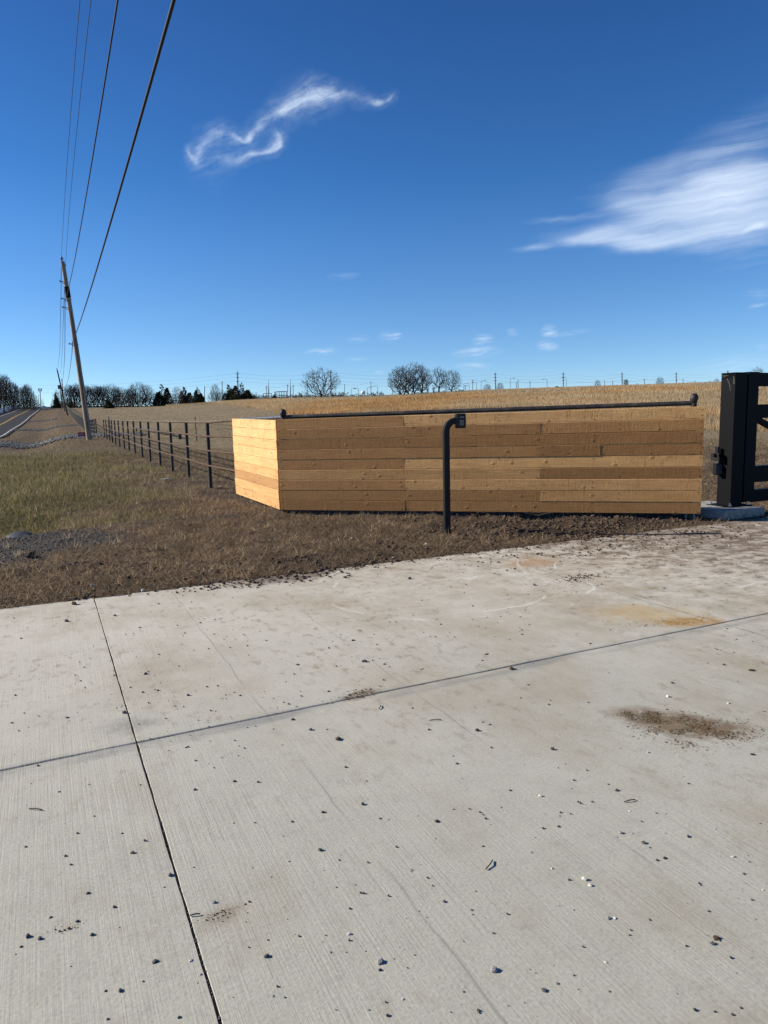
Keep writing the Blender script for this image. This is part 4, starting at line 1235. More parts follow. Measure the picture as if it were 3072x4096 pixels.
def build_cables():
    spec = [
        ('thick black telecom cable, the lowest and heaviest line on the leaning pole', (289, 1370), .455, [(699, 0), (569, 453), (453, 839), (366, 1148), (299, 1350)], .021),
        ('black service cable from the middle bracket below the black band of the pole', (262, 1200), .4595, [(474, 0), (424, 289), (386, 521), (338, 820), (299, 1042)], .0165),
        ('thin bare wire tied near the top of the pole, right of the topmost wire', (262, 1060), .458, [(366, 0), (318, 386), (289, 723)], .009),
        ('thin bare topmost wire running from the insulator on the pole top', (246, 1022), .4585, [(318, 0), (283, 482), (256, 820)], .009)]
    for lab, (u0, v0), m, pts, r in spec:
        A = at(u0, v0, 50)
        zs = []
        for u, v in pts:
            d = ray(u, v); Y = (A.x + m * A.y) / (d[0] / d[1] + m)
            zs.append((Y, EYE + d[2] / d[1] * Y))
        P = parabola(A, zs, -14, m)
        mb = MB(); mb.tube(P, r, 7)
        o = mb.build('overhead_cable', [MAT['cable']], None, tuple(A)); tag(o, lab, 'cable', 'cables between the road and the first pole')
    far = [('thick cable sagging from the leaning pole to the second pole down the road', [(289, 1370), (288.5, 1400), (284, 1447), (272, 1519), (259, 1557)], .03),
           ('cable from the middle bracket sagging to the second pole down the road', [(260, 1200), (260, 1240), (259, 1400), (255, 1480), (250, 1523)], .03),
           ('thin wire sagging from near the pole top to the second pole', [(262, 1060), (254, 1250), (249, 1400), (245, 1460), (242, 1494)], .02),
           ('topmost wire continuing from the insulator to the second pole tip', [(246, 1022), (243, 1220), (239, 1400), (235, 1440), (231, 1474)], .02)]
    for lab, pts, r in far:
        n = len(pts)
        fr = [0, .03 if pts[1][1] - pts[0][1] < 60 else .22, .30 if n == 5 else .5, .6, 1.0]
        # distance along the span from the slope of the view: steeper columns are nearer
        P = []
        for (u, v), f in zip(pts, [0, .12, .38, .7, 1.0]): P.append(at(u, v, 50 + f * 120))
        mb = MB(); mb.tube(spline(P, 8), r, 5)
        o = mb.build('overhead_cable', [MAT['cable']], None, tuple(P[0])); tag(o, lab, 'cable', 'cables beyond the first pole')


build_cables()


def crossarm_pole(name, u, vtop, Y, r=.15, ubase=None, arms=(), label='', cat='utility pole', group=None, mat='dark_pole', lamp=0, extra=None):
    b = spot(ubase if ubase is not None else u, Y); t = at(u, vtop, Y)
    mb = MB(); mb.tube([b - Vector((0, 0, .3)), t], [r, r * .7], 6)
    dx = Vector((1, 0, 0))
    for f, L in arms:
        p = b.lerp(t, f); mb.box(p, L * .6, r * .5, r * .5, (0.91, .41, 0), (-.41, .91, 0))
        for s in (-.45, 0, .45): mb.tube([p + Vector((L * .6 * s * .91, L * .6 * s * .41, 0)), p + Vector((L * .6 * s * .91, L * .6 * s * .41, r * 1.2))], r * .25, 5)
    if lamp:
        mb.tube([t, t + Vector((lamp * .6, 0, .35)), t + Vector((lamp * 1.5, 0, .3))], r * .5, 5); mb.box(t + Vector((lamp * 1.9, 0, .25)), .9, .35, .22)
    if extra: extra(mb, b, t)
    o = mb.build(name, [MAT[mat]], None, tuple(b))
    tag(o, label, cat, group)
    return o, b, t


ORD = ['first', 'second', 'third', 'fourth', 'fifth', 'sixth', 'seventh', 'eighth', 'ninth', 'tenth', 'eleventh', 'twelfth', 'thirteenth', 'fourteenth', 'fifteenth', 'sixteenth', 'seventeenth', 'eighteenth', 'nineteenth', 'twentieth', 'twenty-first', 'twenty-second', 'twenty-third', 'twenty-fourth']


def build_far_poles():
    def trans(mb, b, t):
        n = 0
    # second pole of the roadside line, leaning hard, with a round transformer
    b = spot(270, 168); t = at(229, 1481, 168)
    root = empty('utility_pole', tuple(b), 'second roadside pole leaning steeply left beyond the gravel entrance', 'utility pole')
    mb = MB(); mb.tube([b - Vector((0, 0, .3)), t], [.2, .15], 8); mb.build('shaft', [MAT['dark_pole']], root)
    mb = MB(); mb.tube([t, t + Vector((-.1, 0, .45))], .09, 6); mb.build('insulator', [MAT['porcelain']], root)
    p = b.lerp(t, .63); mb = MB(); mb.tube([p + Vector((-.5, 0, -.45)), p + Vector((-.5, 0, .45))], .32, 10); mb.build('transformer', [MAT['far_grey']], root)
    # the line of poles behind it
    for k, (u, ub, v, Y) in enumerate([(247, 259, 1516, 215), (241, 249, 1550, 265), (246, 253, 1562, 285), (252, 256, 1570, 300)]):
        crossarm_pole('utility_pole', u, v, Y, .16, ub, (), f'{ORD[k]} of the bare poles bunched just behind the second leaning roadside pole', group='roadside poles beyond the fence')
    # left hand line across the road
    for k, (u, ub, v, Y) in enumerate([(4, 18, 1512, 232), (34, 49, 1532, 264), (66, 79, 1543, 311), (88, 100, 1556, 340), (112, 124, 1582, 372), (121, 127, 1591, 405), (134, 139, 1562, 430), (154, 157, 1578, 470)]):
        crossarm_pole('utility_pole', u, v, Y, .17, ub, ((.97, 2.6),) if k in (0, 1, 2, 3) else (), f'{ORD[k]} pole from the left in the row across the road', group='poles across the road')
    # lattice-topped mast
    def head(mb, b, t):
        for s in (-1, 0, 1): mb.box(t + Vector((s * 1.2, 0, .3)), .5, .5, 2.4)
        mb.box(t - Vector((0, 0, .9)), 3.6, .4, .3)
    crossarm_pole('mobile_mast', 160, 1560, 620, .42, 164, (), 'slim mast with a cluster of antennas at its top beyond the end of the road', 'mast', mat='far_grey', extra=head)
    # transmission line
    TR = [(949.7, 1486, 330), (1322.4, 1481, 345), (1688, 1487, 360), (1980.6, 1490, 380), (2253, 1489.7, 400), (2488, 1489.7, 420), (2704.7, 1489.7, 440), (2911, 1481, 460)]
    att = []
    for k, (u, v, Y) in enumerate(TR):
        o, b, t = crossarm_pole('transmission_pole', u, v, Y, .34, u + (5 if u < 1000 else (3 if u < 2000 else 0)), ((.93, 2.6), (.83, 2.2), (.72, 2.2)), f'{ORD[k]} tall transmission pole from the left along the skyline', 'transmission pole', 'transmission poles', 'far_grey')
        att.append([b.lerp(t, f) for f in (.955, .85, .745)])
    far_left = [at(-60, 1535 + 14 * i, 330) for i in range(3)]
    for i in range(3):
        mb = MB()
        chain = [far_left[i]] + [a[i] for a in att] + [at(3300, 1505 + i * 11, 480)]
        for a, b in zip(chain[:-1], chain[1:]):
            P = []
            for k in range(13):
                f = k / 12; p = a.lerp(b, f); p.z -= 4 * f * (1 - f) * (1.6 if a is not far_left[i] else 2.5); P.append(p)
            mb.tube(P, .02, 4, caps=False)
        o = mb.build('transmission_wire', [MAT['far_grey']], None, tuple(chain[1]))
        tag(o, ['highest of the three wires strung along the skyline poles', 'middle wire of the three strung along the skyline poles', 'lowest of the three wires strung along the skyline poles'][i], 'wire', 'transmission wires')
    # smaller distribution poles
    SM = [(818.5, 1545.5, 290), (888.6, 1524.5, 290), (936, 1545, 310), (943, 1545, 312), (1024, 1569, 330), (1066.6, 1542.5, 330), (1150, 1537.5, 335), (1172.5, 1539.5, 335), (1229.4, 1520, 300), (1378, 1535.6, 350), (1483.5, 1526, 350), (1570, 1542, 350), (1861, 1544, 350), (1890.5, 1518, 350), (2065, 1527, 360), (2072, 1518, 360), (2119.7, 1525, 360), (2418, 1521.5, 370), (2449.7, 1523.6, 370), (2576.8, 1515, 370), (2731.6, 1514.5, 380), (2780, 1521.5, 380)]
    prev = None; mbw = MB()
    for k, (u, v, Y) in enumerate(SM):
        o, b, t = crossarm_pole('distribution_pole', u, v, Y, .2, u + 1, ((.94, 1.8),) if k in (5, 6, 7, 13, 16, 19) else (), f'{ORD[k]} from the left of the short wooden poles along the skyline', 'utility pole', 'short poles along the skyline', 'far_grey')
        if prev is not None and (t - prev).length < 90:
            P = [prev.lerp(t, f / 8) - Vector((0, 0, 4 * f / 8 * (1 - f / 8) * .8 + .3)) for f in range(9)]
            mbw.tube(P, .028, 4, caps=False)
        prev = t
    o = mbw.build('distribution_wire', [MAT['far_grey']], None, tuple(at(818, 1550, 290))); tag(o, 'thin wire strung between the short poles along the skyline', 'wire')
    LP = [(1405, 1557, 1), (1433.6, 1554.6, -1), (1469, 1551, 1), (1511, 1546.5, -1), (1855, 1535.6, 1), (1877, 1544, -1), (1906.7, 1532, -1), (1924.6, 1525, 1), (2041, 1515, 1), (2188, 1518.7, -1), (2264.6, 1513, -1)]
    for k, (u, v, s) in enumerate(LP):
        crossarm_pole('street_lamp', u, v, 350, .14, u, (), f'{ORD[k]} street lamp from the left along the skyline', 'street lamp', 'street lamps along the skyline', 'far_grey', lamp=s)
    # lightning masts and rack of the substation
    for k, (u, v) in enumerate([(1074.8, 1516), (1162, 1514)]):
        b = spot(u, 340); t = at(u, v, 340)
        mb = MB(); mb.tube([b, b.lerp(t, .7)], [.32, .22], 6); mb.tube([b.lerp(t, .7), t], [.14, .05], 5)
        o = mb.build('lightning_mast', [MAT['far_grey']], None, tuple(b)); tag(o, ['needle-topped steel mast left of the substation frame', 'needle-topped steel mast right of the substation frame'][k], 'mast', 'substation masts')
    b0 = spot(1058, 342); root = empty('substation_frame', tuple(b0), 'grey steel lattice frame of a substation left of the lone bare tree', 'substation')
    zt = at(1130, 1566, 342).z
    X0, X1 = at(1108, 1590, 342).x, at(1146, 1590, 342).x
    for i in range(5):
        x = X0 + (X1 - X0) * i / 4
        mb = MB(); mb.tube([(x, 342, b0.z), (x, 342, zt)], .14, 5); mb.build('column', [MAT['far_grey']], root)
    for f in (1.0, .78, .56, .36):
        z = b0.z + (zt - b0.z) * f
        mb = MB(); mb.box(((X0 + X1) / 2, 342, z), X1 - X0 + .4, .2, .2); mb.build('beam', [MAT['far_grey']], root)
        mb = MB(); mb.box(((X0 + X1) / 2, 346, z), X1 - X0 + .4, .2, .2); mb.build('beam', [MAT['far_grey']], root)
    X2, X3 = at(1054, 1590, 342).x, at(1086, 1590, 342).x
    for x in (X2, X3):
        mb = MB(); mb.tube([(x, 342, b0.z), (x, 342, at(1060, 1574, 342).z)], .16, 5); mb.build('column', [MAT['far_grey']], root)
    mb = MB(); mb.box(((X2 + X3) / 2, 342, at(1060, 1574, 342).z), X3 - X2, .25, .25); mb.build('beam', [MAT['far_grey']], root)


build_far_poles()


# ------------------------------------------------------------------ roadside odds and ends
def build_roadside():
    # red yard sign by the pole
    a = at(313, 1752, 51); b = at(342, 1752, 51); zt = at(328, 1733, 51).z; zg = tz((a.x + b.x) / 2, 51)
    zt = max(zt, zg + .5); zb = zt - .40
    w = b.x - a.x
    root = empty('yard_sign', (a.x + w / 2, 51, zg), 'small dark red yard sign with white lettering at the foot of the wooden pole', 'sign')
    c = Vector((a.x + w / 2, 51, (zt + zb) / 2))
    mb = MB(); mb.box(c, w, .02, zt - zb); mb.build('panel', [MAT['red_sign']], root)
    mb = MB(); q = random.Random(4)
    mb.box(c + Vector((0, -.012, -(zt - zb) * .36)), w * .97, .004, (zt - zb) * .2)
    for zz, n, h in ((.27, 9, .045), (.05, 10, .05)):
        x = -w * .34
        for k in range(n):
            bw = w * .05
            mb.box(c + Vector((x, -.012, (zt - zb) * zz)), bw * .35, .004, h); mb.box(c + Vector((x + bw * .3, -.012, (zt - zb) * zz + q.choice((-1, 0, 1)) * h * .42)), bw * .8, .004, h * .25)
            x += w * .068
    mb.build('lettering', [MAT['sign_white']], root)
    for s in (-.35, .35):
        mb = MB(); mb.tube([c + Vector((w * s, .02, -(zt - zb) / 2 - .25)), c + Vector((w * s, .02, (zt - zb) / 2))], .012, 5); mb.build('stake', [MAT['dark_steel']], root)
    # corrugated culvert mouth in the gravel
    p = at(72, 2133, 10.0)
    p = Vector((-5.2, 10.05, tz(-5.2, 10.05)))
    ax = Vector((.40, -.9165, 0))
    mb = MB(); r = .26; N = 22
    vs = []
    prof = [(r, 0), (r + .012, 0), (r + .02, -.02), (r + .012, -.05), (r + .02, -.08), (r + .012, -.11), (r + .02, -.14), (r + .012, -.5)]
    mb.lathe(p + Vector((0, 0, -.21)) - ax * .05, [(r - .012, .5), (r - .006, .0), (r + .018, -.006), (r + .012, .03), (r + .02, .06), (r + .012, .09), (r + .02, .12), (r + .012, .15), (r + .012, .6)], 28, ax)
    o = mb.build('culvert_pipe', [MAT['culvert_steel']], None, tuple(p)); tag(o, 'corrugated steel culvert mouth half buried where grass meets dark gravel', 'culvert')
    # flat stone by the fence
    p = at(662, 1906, 17.9); p.z = tz(p.x, p.y)
    mb = MB(); mb.rock((p.x, p.y, p.z - .03), .17, .26, 5); o = mb.build('flat_stone', [MAT['limestone']], None, tuple(p)); tag(o, 'pale flat stone lying in the brown grass beside the pipe fence', 'stone')
    # shed-sized things at the far end of the road
    def car(u, Y, col, label, lift, L=4.6, W=1.85, H=1.45, suv=False):
        b = spot(u, Y); b.z = float(road_surf(Y)) + lift if lift is not None else tz(b.x, Y) + .1
        root = empty('parked_car' if suv else 'car', tuple(b), label, 'car')
        dy = Vector((-.41, .912, 0)); dx = Vector((.912, .41, 0))
        mb = MB(); mb.box(b + Vector((0, 0, .28 + H * .24)), W, L, H * .46, dx, dy, (0, 0, 1), 0, .16); mb.build('body', [MAT[col]], root)
        mb = MB(); c = b + Vector((0, 0, .28 + H * .47)); hw, hl = W * .46, L * .30
        lo = [c + dx * (sx * hw) + dy * (sy * hl) for sx, sy in ((-1, -1), (1, -1), (1, 1), (-1, 1))]
        hi = [c + Vector((0, 0, H * .36)) + dx * (sx * hw * .84) + dy * (sy * hl * (.88 if suv else .68)) for sx, sy in ((-1, -1), (1, -1), (1, 1), (-1, 1))]
        mb.add(lo + hi, [(0, 1, 5, 4), (1, 2, 6, 5), (2, 3, 7, 6), (3, 0, 4, 7), (4, 5, 6, 7)]); cab = mb.build('cabin', [MAT[col]], root)
        mb = MB()
        k = [lo[0].lerp(lo[1], .1).lerp(hi[0].lerp(hi[1], .1), .2), lo[0].lerp(lo[1], .9).lerp(hi[0].lerp(hi[1], .9), .2), lo[0].lerp(lo[1], .9).lerp(hi[0].lerp(hi[1], .9), .85), lo[0].lerp(lo[1], .1).lerp(hi[0].lerp(hi[1], .1), .85)]
        mb.add([p - dy * .012 for p in k], [(0, 1, 2, 3)]); mb.build('rear_window', [MAT['glass_dark']], cab, origin=world_loc(root))
        for sx in (-1, 1):
            for sy in (-1, 1):
                mb = MB(); w_ = b + dx * (sx * W * .43) + dy * (sy * L * .31) + Vector((0, 0, .33)); mb.tube([w_ - dx * .1, w_ + dx * .1], .33, 12); mb.build('wheel', [MAT['tyre']], root)
            mb = MB(); mb.box(b + dx * (sx * W * .4) - dy * (L / 2 + .005) + Vector((0, 0, .28 + H * .3)), .22, .03, .16, dx, dy); mb.build('tail_light', [MAT['tail_red']], root)
    car(178, 326, 'car_white', 'white car cresting the rise on the right lane of the road', 0.0)
    car(214, 338, 'car_dark', 'dark van standing at the roadside under the tan bushes', None, 5.0, 1.95, 2.1, True)
    car(183, 352, 'car_dark', 'small dark car crossing beyond the crest of the road', None, 4.4, 1.8, 1.5)
    # white rail fence on the left side of the road
    P = []
    for u in range(-60, 100, 8):
        d = ray(u, 1640); k = d[0] / d[1]; Y = 15.6 / (-.45 - k) if k < -.45 else 300
        Y = min(Y, 420); x = -17.6 - .45 * Y
        P.append((u, Y))
    pts = []
    for Y in np.arange(196, 330, 3.0):
        x = -18.3 - .45 * Y
        pts.append(Vector((x, Y, tz(x, Y))))
    root = empty('white_fence', tuple(pts[0]), 'white rail fence under the bare trees across the road', 'fence')
    for p in pts:
        mb = MB(); mb.box(p + Vector((0, 0, .7)), .16, .16, 1.5); mb.build('post', [MAT['sign_white']], root)
    for z in (.4, .85, 1.3):
        mb = MB()
        vs = []
        for p in pts: vs += [p + Vector((0, 0, z - .1)), p + Vector((0, 0, z + .1))]
        v2 = [v + Vector((.06, .03, 0)) for v in vs]
        n = len(vs)
        mb.add(vs + v2, [(2 * i, 2 * i + 2, 2 * i + 3, 2 * i + 1) for i in range(n // 2 - 1)] + [(n + 2 * i, n + 2 * i + 1, n + 2 * i + 3, n + 2 * i + 2) for i in range(n // 2 - 1)] + [(2 * i + 1, 2 * i + 3, n + 2 * i + 3, n + 2 * i + 1) for i in range(n // 2 - 1)])
        mb.build('rail', [MAT['sign_white']], root)
    # tan board sign at the left edge
    a = spot(2, 236); z = at(2, 1610, 236).z
    root = empty('board_sign', tuple(a), 'tan board sign on posts at the left edge under the bare trees', 'sign')
    mb = MB(); mb.box((a.x, 236, z), 2.6, .12, 1.0, m=0); mb.build('panel', [MAT['tan_wall']], root)
    for s in (-1, 1):
        mb = MB(); mb.box((a.x + s, 236.1, (a.z + z) / 2), .14, .1, z - a.z); mb.build('post', [MAT['dark_pole']], root)
    # white tank, tent and water tower beyond the field
    p = at(1452.6, 1571, 420); b = Vector((p.x, p.y, tz(p.x, p.y)))
    root = empty('storage_tank', tuple(b), 'white tank on legs poking above the skyline right of the lone bare tree', 'tank')
    r = 1.3
    mb = MB(); mb.lathe((p.x, p.y, p.z - .9), [(0, 0), (r, .1), (r, 1.5), (r * .6, 1.95), (0, 2.1)], 14); mb.build('tank', [MAT['roof_white']], root)
    for s in (-1, 1):
        mb = MB(); mb.tube([(p.x + s * .9, p.y, b.z), (p.x + s * .9, p.y, p.z - .8)], .12, 5); mb.build('leg', [MAT['far_grey']], root)
    p = at(1779, 1561, 260); q_ = spot(1779, 262); 
    root = empty('white_shed', tuple(q_), 'bright white peaked roof seen through the clump of bare trees', 'shed')
    mb = MB(); W = 6.5; zt = p.z; ze = zt - 1.3
    vs = [(p.x - W / 2, 258, ze), (p.x + W / 2, 258, ze), (p.x + W / 2, 266, ze), (p.x - W / 2, 266, ze), (p.x - .4, 258.6, zt), (p.x - .4, 265.4, zt)]
    mb.add(vs, [(0, 1, 4), (1, 2, 5, 4), (2, 3, 5), (3, 0, 4, 5)]); mb.build('roof', [MAT['roof_white']], root)
    mb = MB(); mb.box((p.x, 262, (q_.z + ze) / 2 - .1), W * .92, 7.4, max(.5, ze - q_.z)); mb.build('wall', [MAT['tan_wall']], root)
    p = at(724, 1561, 900); b = Vector((p.x, p.y, tz(p.x, p.y)))
    root = empty('water_tower', tuple(b), 'pale dome of a water tower half hidden behind the bare tree between cedars', 'water tower')
    mb = MB(); mb.lathe((p.x, p.y, p.z - 4), [(1, -3), (2.4, -1.5), (3.4, .6), (3.4, 1.6), (2.4, 3.2), (0, 4)], 16); mb.build('bowl', [MAT['roof_white']], root)
    mb = MB(); mb.tube([(p.x, p.y, b.z), (p.x, p.y, p.z - 6.5)], 1.0, 10); mb.build('stem', [MAT['roof_white']], root)
    # low brown huts / mounds on the skyline
    for u, v, w, lab in ((2226, 1541, 34, 'small brown earth mound on the skyline right of the keypad'), (2310, 1548, 40, 'long low brown earth mound on the skyline in mid field')):
        p = spot(u, 232); h = max(.8, at(u, v, 232).z - p.z)
        mb = MB(); W = w / FPX * 232 / 2
        mb.lathe((p.x, p.y, p.z - .2), [(W, 0), (W * .8, h * .45), (W * .45, h * .85), (0, h)], 14)
        o = mb.build('earth_mound', [MAT['soil_clod']], None, tuple(p)); tag(o, lab, 'mound')


build_roadside()

# ------------------------------------------------------------------ trees
def tree_mesh(seed, hw=.5, z0=.2, shape='dome', tips=520, trunk=.15, bf=.55, twig=.0018, stems=1, lean=0.0, twl=.085):
    """unit-height bare tree grown towards points spread through its crown: (trunk verts, faces, crown verts, faces)"""
    q = np.random.default_rng(seed)
    T = []
    while len(T) < tips:
        x, y, z = q.uniform(-1, 1), q.uniform(-1, 1), q.uniform(0, 1)
        r = math.hypot(x, y)
        if shape == 'dome':        # wide low dome on drooping sides
            lim = math.sqrt(max(0, 1 - max(0, (z - .38) / .62) ** 2)) * (min(1, .55 + z * 1.4))
        elif shape == 'egg':
            lim = math.sqrt(max(0, 1 - ((z - .45) / .56) ** 2))
        elif shape == 'fan':       # widest near the top
            lim = math.sqrt(max(0, 1 - max(0, (z - .62) / .38) ** 2)) * (.38 + .62 * min(1, z / .62))
        else:
            lim = math.sqrt(max(0, 1 - z ** 2.2))
        if r > lim: continue
        if q.random() > .3 + .7 * (r / max(lim, .01)) ** 1.2 + .35 * (z > .7): continue
        T.append((x * hw + lean * z, y * hw, z0 + z * (1 - z0)))
    T = np.array(T)
    nodes = [np.array((0, 0, -.05))]; par = [-1]; plen = [0.0]
    for k in range(stems):
        a = 6.283 * k / max(stems, 1) + q.uniform(-.5, .5); o = (.035 if stems > 1 else 0)
        b = np.array((math.cos(a) * o, math.sin(a) * o, -.05)); cur = 0
        tt = trunk * q.uniform(.8, 1.2)
        for s_ in range(1, 5):
            p = b + np.array((math.cos(a) * o * s_ * .5 + q.normal(0, .004), math.sin(a) * o * s_ * .5 + q.normal(0, .004), (tt + .05) * s_ / 4))
            nodes.append(p); par.append(cur); plen.append(plen[cur] + tt / 4); cur = len(nodes) - 1
    base = np.array((0, 0, trunk))
    order = np.argsort(np.linalg.norm(T - base, axis=1) * q.uniform(.85, 1.15, len(T)))
    NA = np.zeros((60000, 3)); PL = np.zeros(60000); n = len(nodes)
    NA[:n] = nodes; PL[:n] = plen
    tipset = []
    for i in order:
        t = T[i]
        d = NA[1:n] - t; dist = np.sqrt((d ** 2).sum(1))
        up = (t[2] - NA[1:n, 2])
        cost = dist + bf * PL[1:n] + np.where(up < -.01, .5, 0)
        j = int(np.argmin(cost)) + 1
        p0 = NA[j].copy(); L = float(dist[j - 1]); k = max(1, int(L / .045))
        off = np.array((q.normal(0, .04), q.normal(0, .04), q.uniform(-.12, .0))) * L
        cur = j
        for s_ in range(1, k + 1):
            f = s_ / k; p = p0 + (t - p0) * f + off * math.sin(math.pi * f) + (q.normal(0, .004, 3) if s_ < k else 0)
            NA[n] = p; PL[n] = PL[cur] + L / k; par.append(cur); cur = n; n += 1
        tipset.append(cur)
    ntw = n
    for c in tipset:
        d = NA[c] - NA[par[c]]; d = d / (np.linalg.norm(d) + 1e-9)
        for _ in range(3):
            e = d + q.normal(0, .20, 3) + np.array((0, 0, .30)); e /= np.linalg.norm(e)
            NA[n] = NA[c] + e * q.uniform(.5, 1.3) * twl; par.append(c); n += 1
    rad = np.zeros(n)
    ex = 2.35
    for k in range(n - 1, 0, -1):
        if rad[k] == 0: rad[k] = (twig * .8) ** ex
        rad[par[k]] += rad[k]
    rad = rad ** (1 / ex)
    rb = rad[1]
    tv, tf, cv, cf = [], [], [], []
    for k in range(1, n):
        p = par[k]; a, b = Vector(NA[p]), Vector(NA[k])
        ra, rb_ = min(rad[p], rad[k] * 1.25), rad[k]
        big = rad[k] > rb * .33
        V, Fc = (tv, tf) if big else (cv, cf)
        m = 6 if big else 3
        t = (b - a)
        if t.length < 1e-6: continue
        t.normalize(); h = Vector((0, 0, 1)) if abs(t.z) < .95 else Vector((1, 0, 0))
        e1 = t.cross(h).normalized(); e2 = t.cross(e1); o = len(V)
        for pt, r in ((a, ra), (b, rb_)):
            for s_ in range(m):
                an = 6.2832 * s_ / m; V.append(pt + (e1 * math.cos(an) + e2 * math.sin(an)) * r)
        for s_ in range(m): Fc.append((o + s_, o + (s_ + 1) % m, o + m + (s_ + 1) % m, o + m + s_))
    k = 1.0 / max(v.z for v in cv)
    return [v * k for v in tv], tf, [v * k for v in cv], cf


def mk_mesh(name, V, Fc, mat):
    me = bpy.data.meshes.new(name)
    me.from_pydata([tuple(v) for v in V], [], Fc); me.materials.append(mat); me.update()
    return me


TREE = {}


def tree_kind(key, **kw):
    tv, tf, cv, cf = tree_mesh(**{k: v for k, v in kw.items() if k not in ('mt', 'mc')})
    TREE[key] = (mk_mesh('trunk', tv, tf, MAT[kw.get('mt', 'bark')]), mk_mesh('crown', cv, cf, MAT[kw.get('mc', 'twig')]), max(abs(v.x) for v in cv))


def plant(key, u, vtop, Y, label, group=None, width=None, cat='tree', name='bare_tree', rot=None, sink=0.0):
    b = spot(u, Y); H = at(u, vtop, Y).z - b.z + sink
    b.z -= sink
    t, c, hw = TREE[key]
    r = empty(name, tuple(b), label, cat, group)
    sx = H if width is None else (width / FPX * Y) / (2 * hw)
    r.scale = (sx, sx, H)
    r.rotation_euler = (0, 0, rot if rot is not None else rnd.uniform(0, 6.28))
    for nm, me in (('trunk', t), ('crown', c)):
        if me is None: continue
        o = bpy.data.objects.new(nm, me); COL.objects.link(o); o.parent = r
    return r


def cedar_mesh(seed, dense=700):
    q = random.Random(seed); V = []; Fc = []; Cc = []
    lobes = [(0, 0, 1.0)] + [(q.uniform(-.34, .34), q.uniform(-.3, .3), q.uniform(.45, .93)) for _ in range(7)]
    for k in range(dense):
        lx, ly, top = q.choice(lobes)
        z = q.random() ** 1.25 * top
        R_ = .40 * (1 - (z / top)) ** .75 + .02
        R_ *= .75 + .35 * math.sin(q.uniform(0, 6.28) + z * 14) ** 2
        a = q.uniform(0, 6.283); rr = R_ * math.sqrt(q.uniform(.25, 1.0))
        p = Vector((lx + rr * math.cos(a), ly + rr * math.sin(a), z))
        d = Vector((math.cos(a) * .8, math.sin(a) * .8, q.uniform(.5, 1.4))).normalized()
        s = q.uniform(.035, .075)
        sd_ = d.cross(Vector((q.uniform(-1, 1), q.uniform(-1, 1), q.uniform(-1, 1)))).normalized()
        b = len(V)
        V += [p - sd_ * s * .55 - d * s * .5, p + sd_ * s * .55 - d * s * .5, p + sd_ * s * .35 + d * s * .4, p + d * s * 1.5, p - sd_ * s * .35 + d * s * .4]
        Fc.append((b, b + 1, b + 2, b + 3, b + 4))
        g = q.uniform(.6, 1.35); w = q.random()
        Cc += [(.030 * g + .012 * w, .038 * g + .004 * w, .018 * g, 1)] * 5
    me = bpy.data.meshes.new('crown'); me.from_pydata([tuple(v) for v in V], [], Fc); me.materials.append(MAT['cedar_leaf'])
    a = me.attributes.new('tint', 'FLOAT_COLOR', 'CORNER'); a.data.foreach_set('color', np.array(Cc, dtype=np.float32).ravel()); me.update()
    mt = MB(); mt.tube([(0, 0, -.03), (0, 0, .5)], [.03, .012], 6)
    tme = mk_mesh('trunk', [Vector(v) for v in mt.v], mt.f, MAT['bark'])
    return tme, me, .5


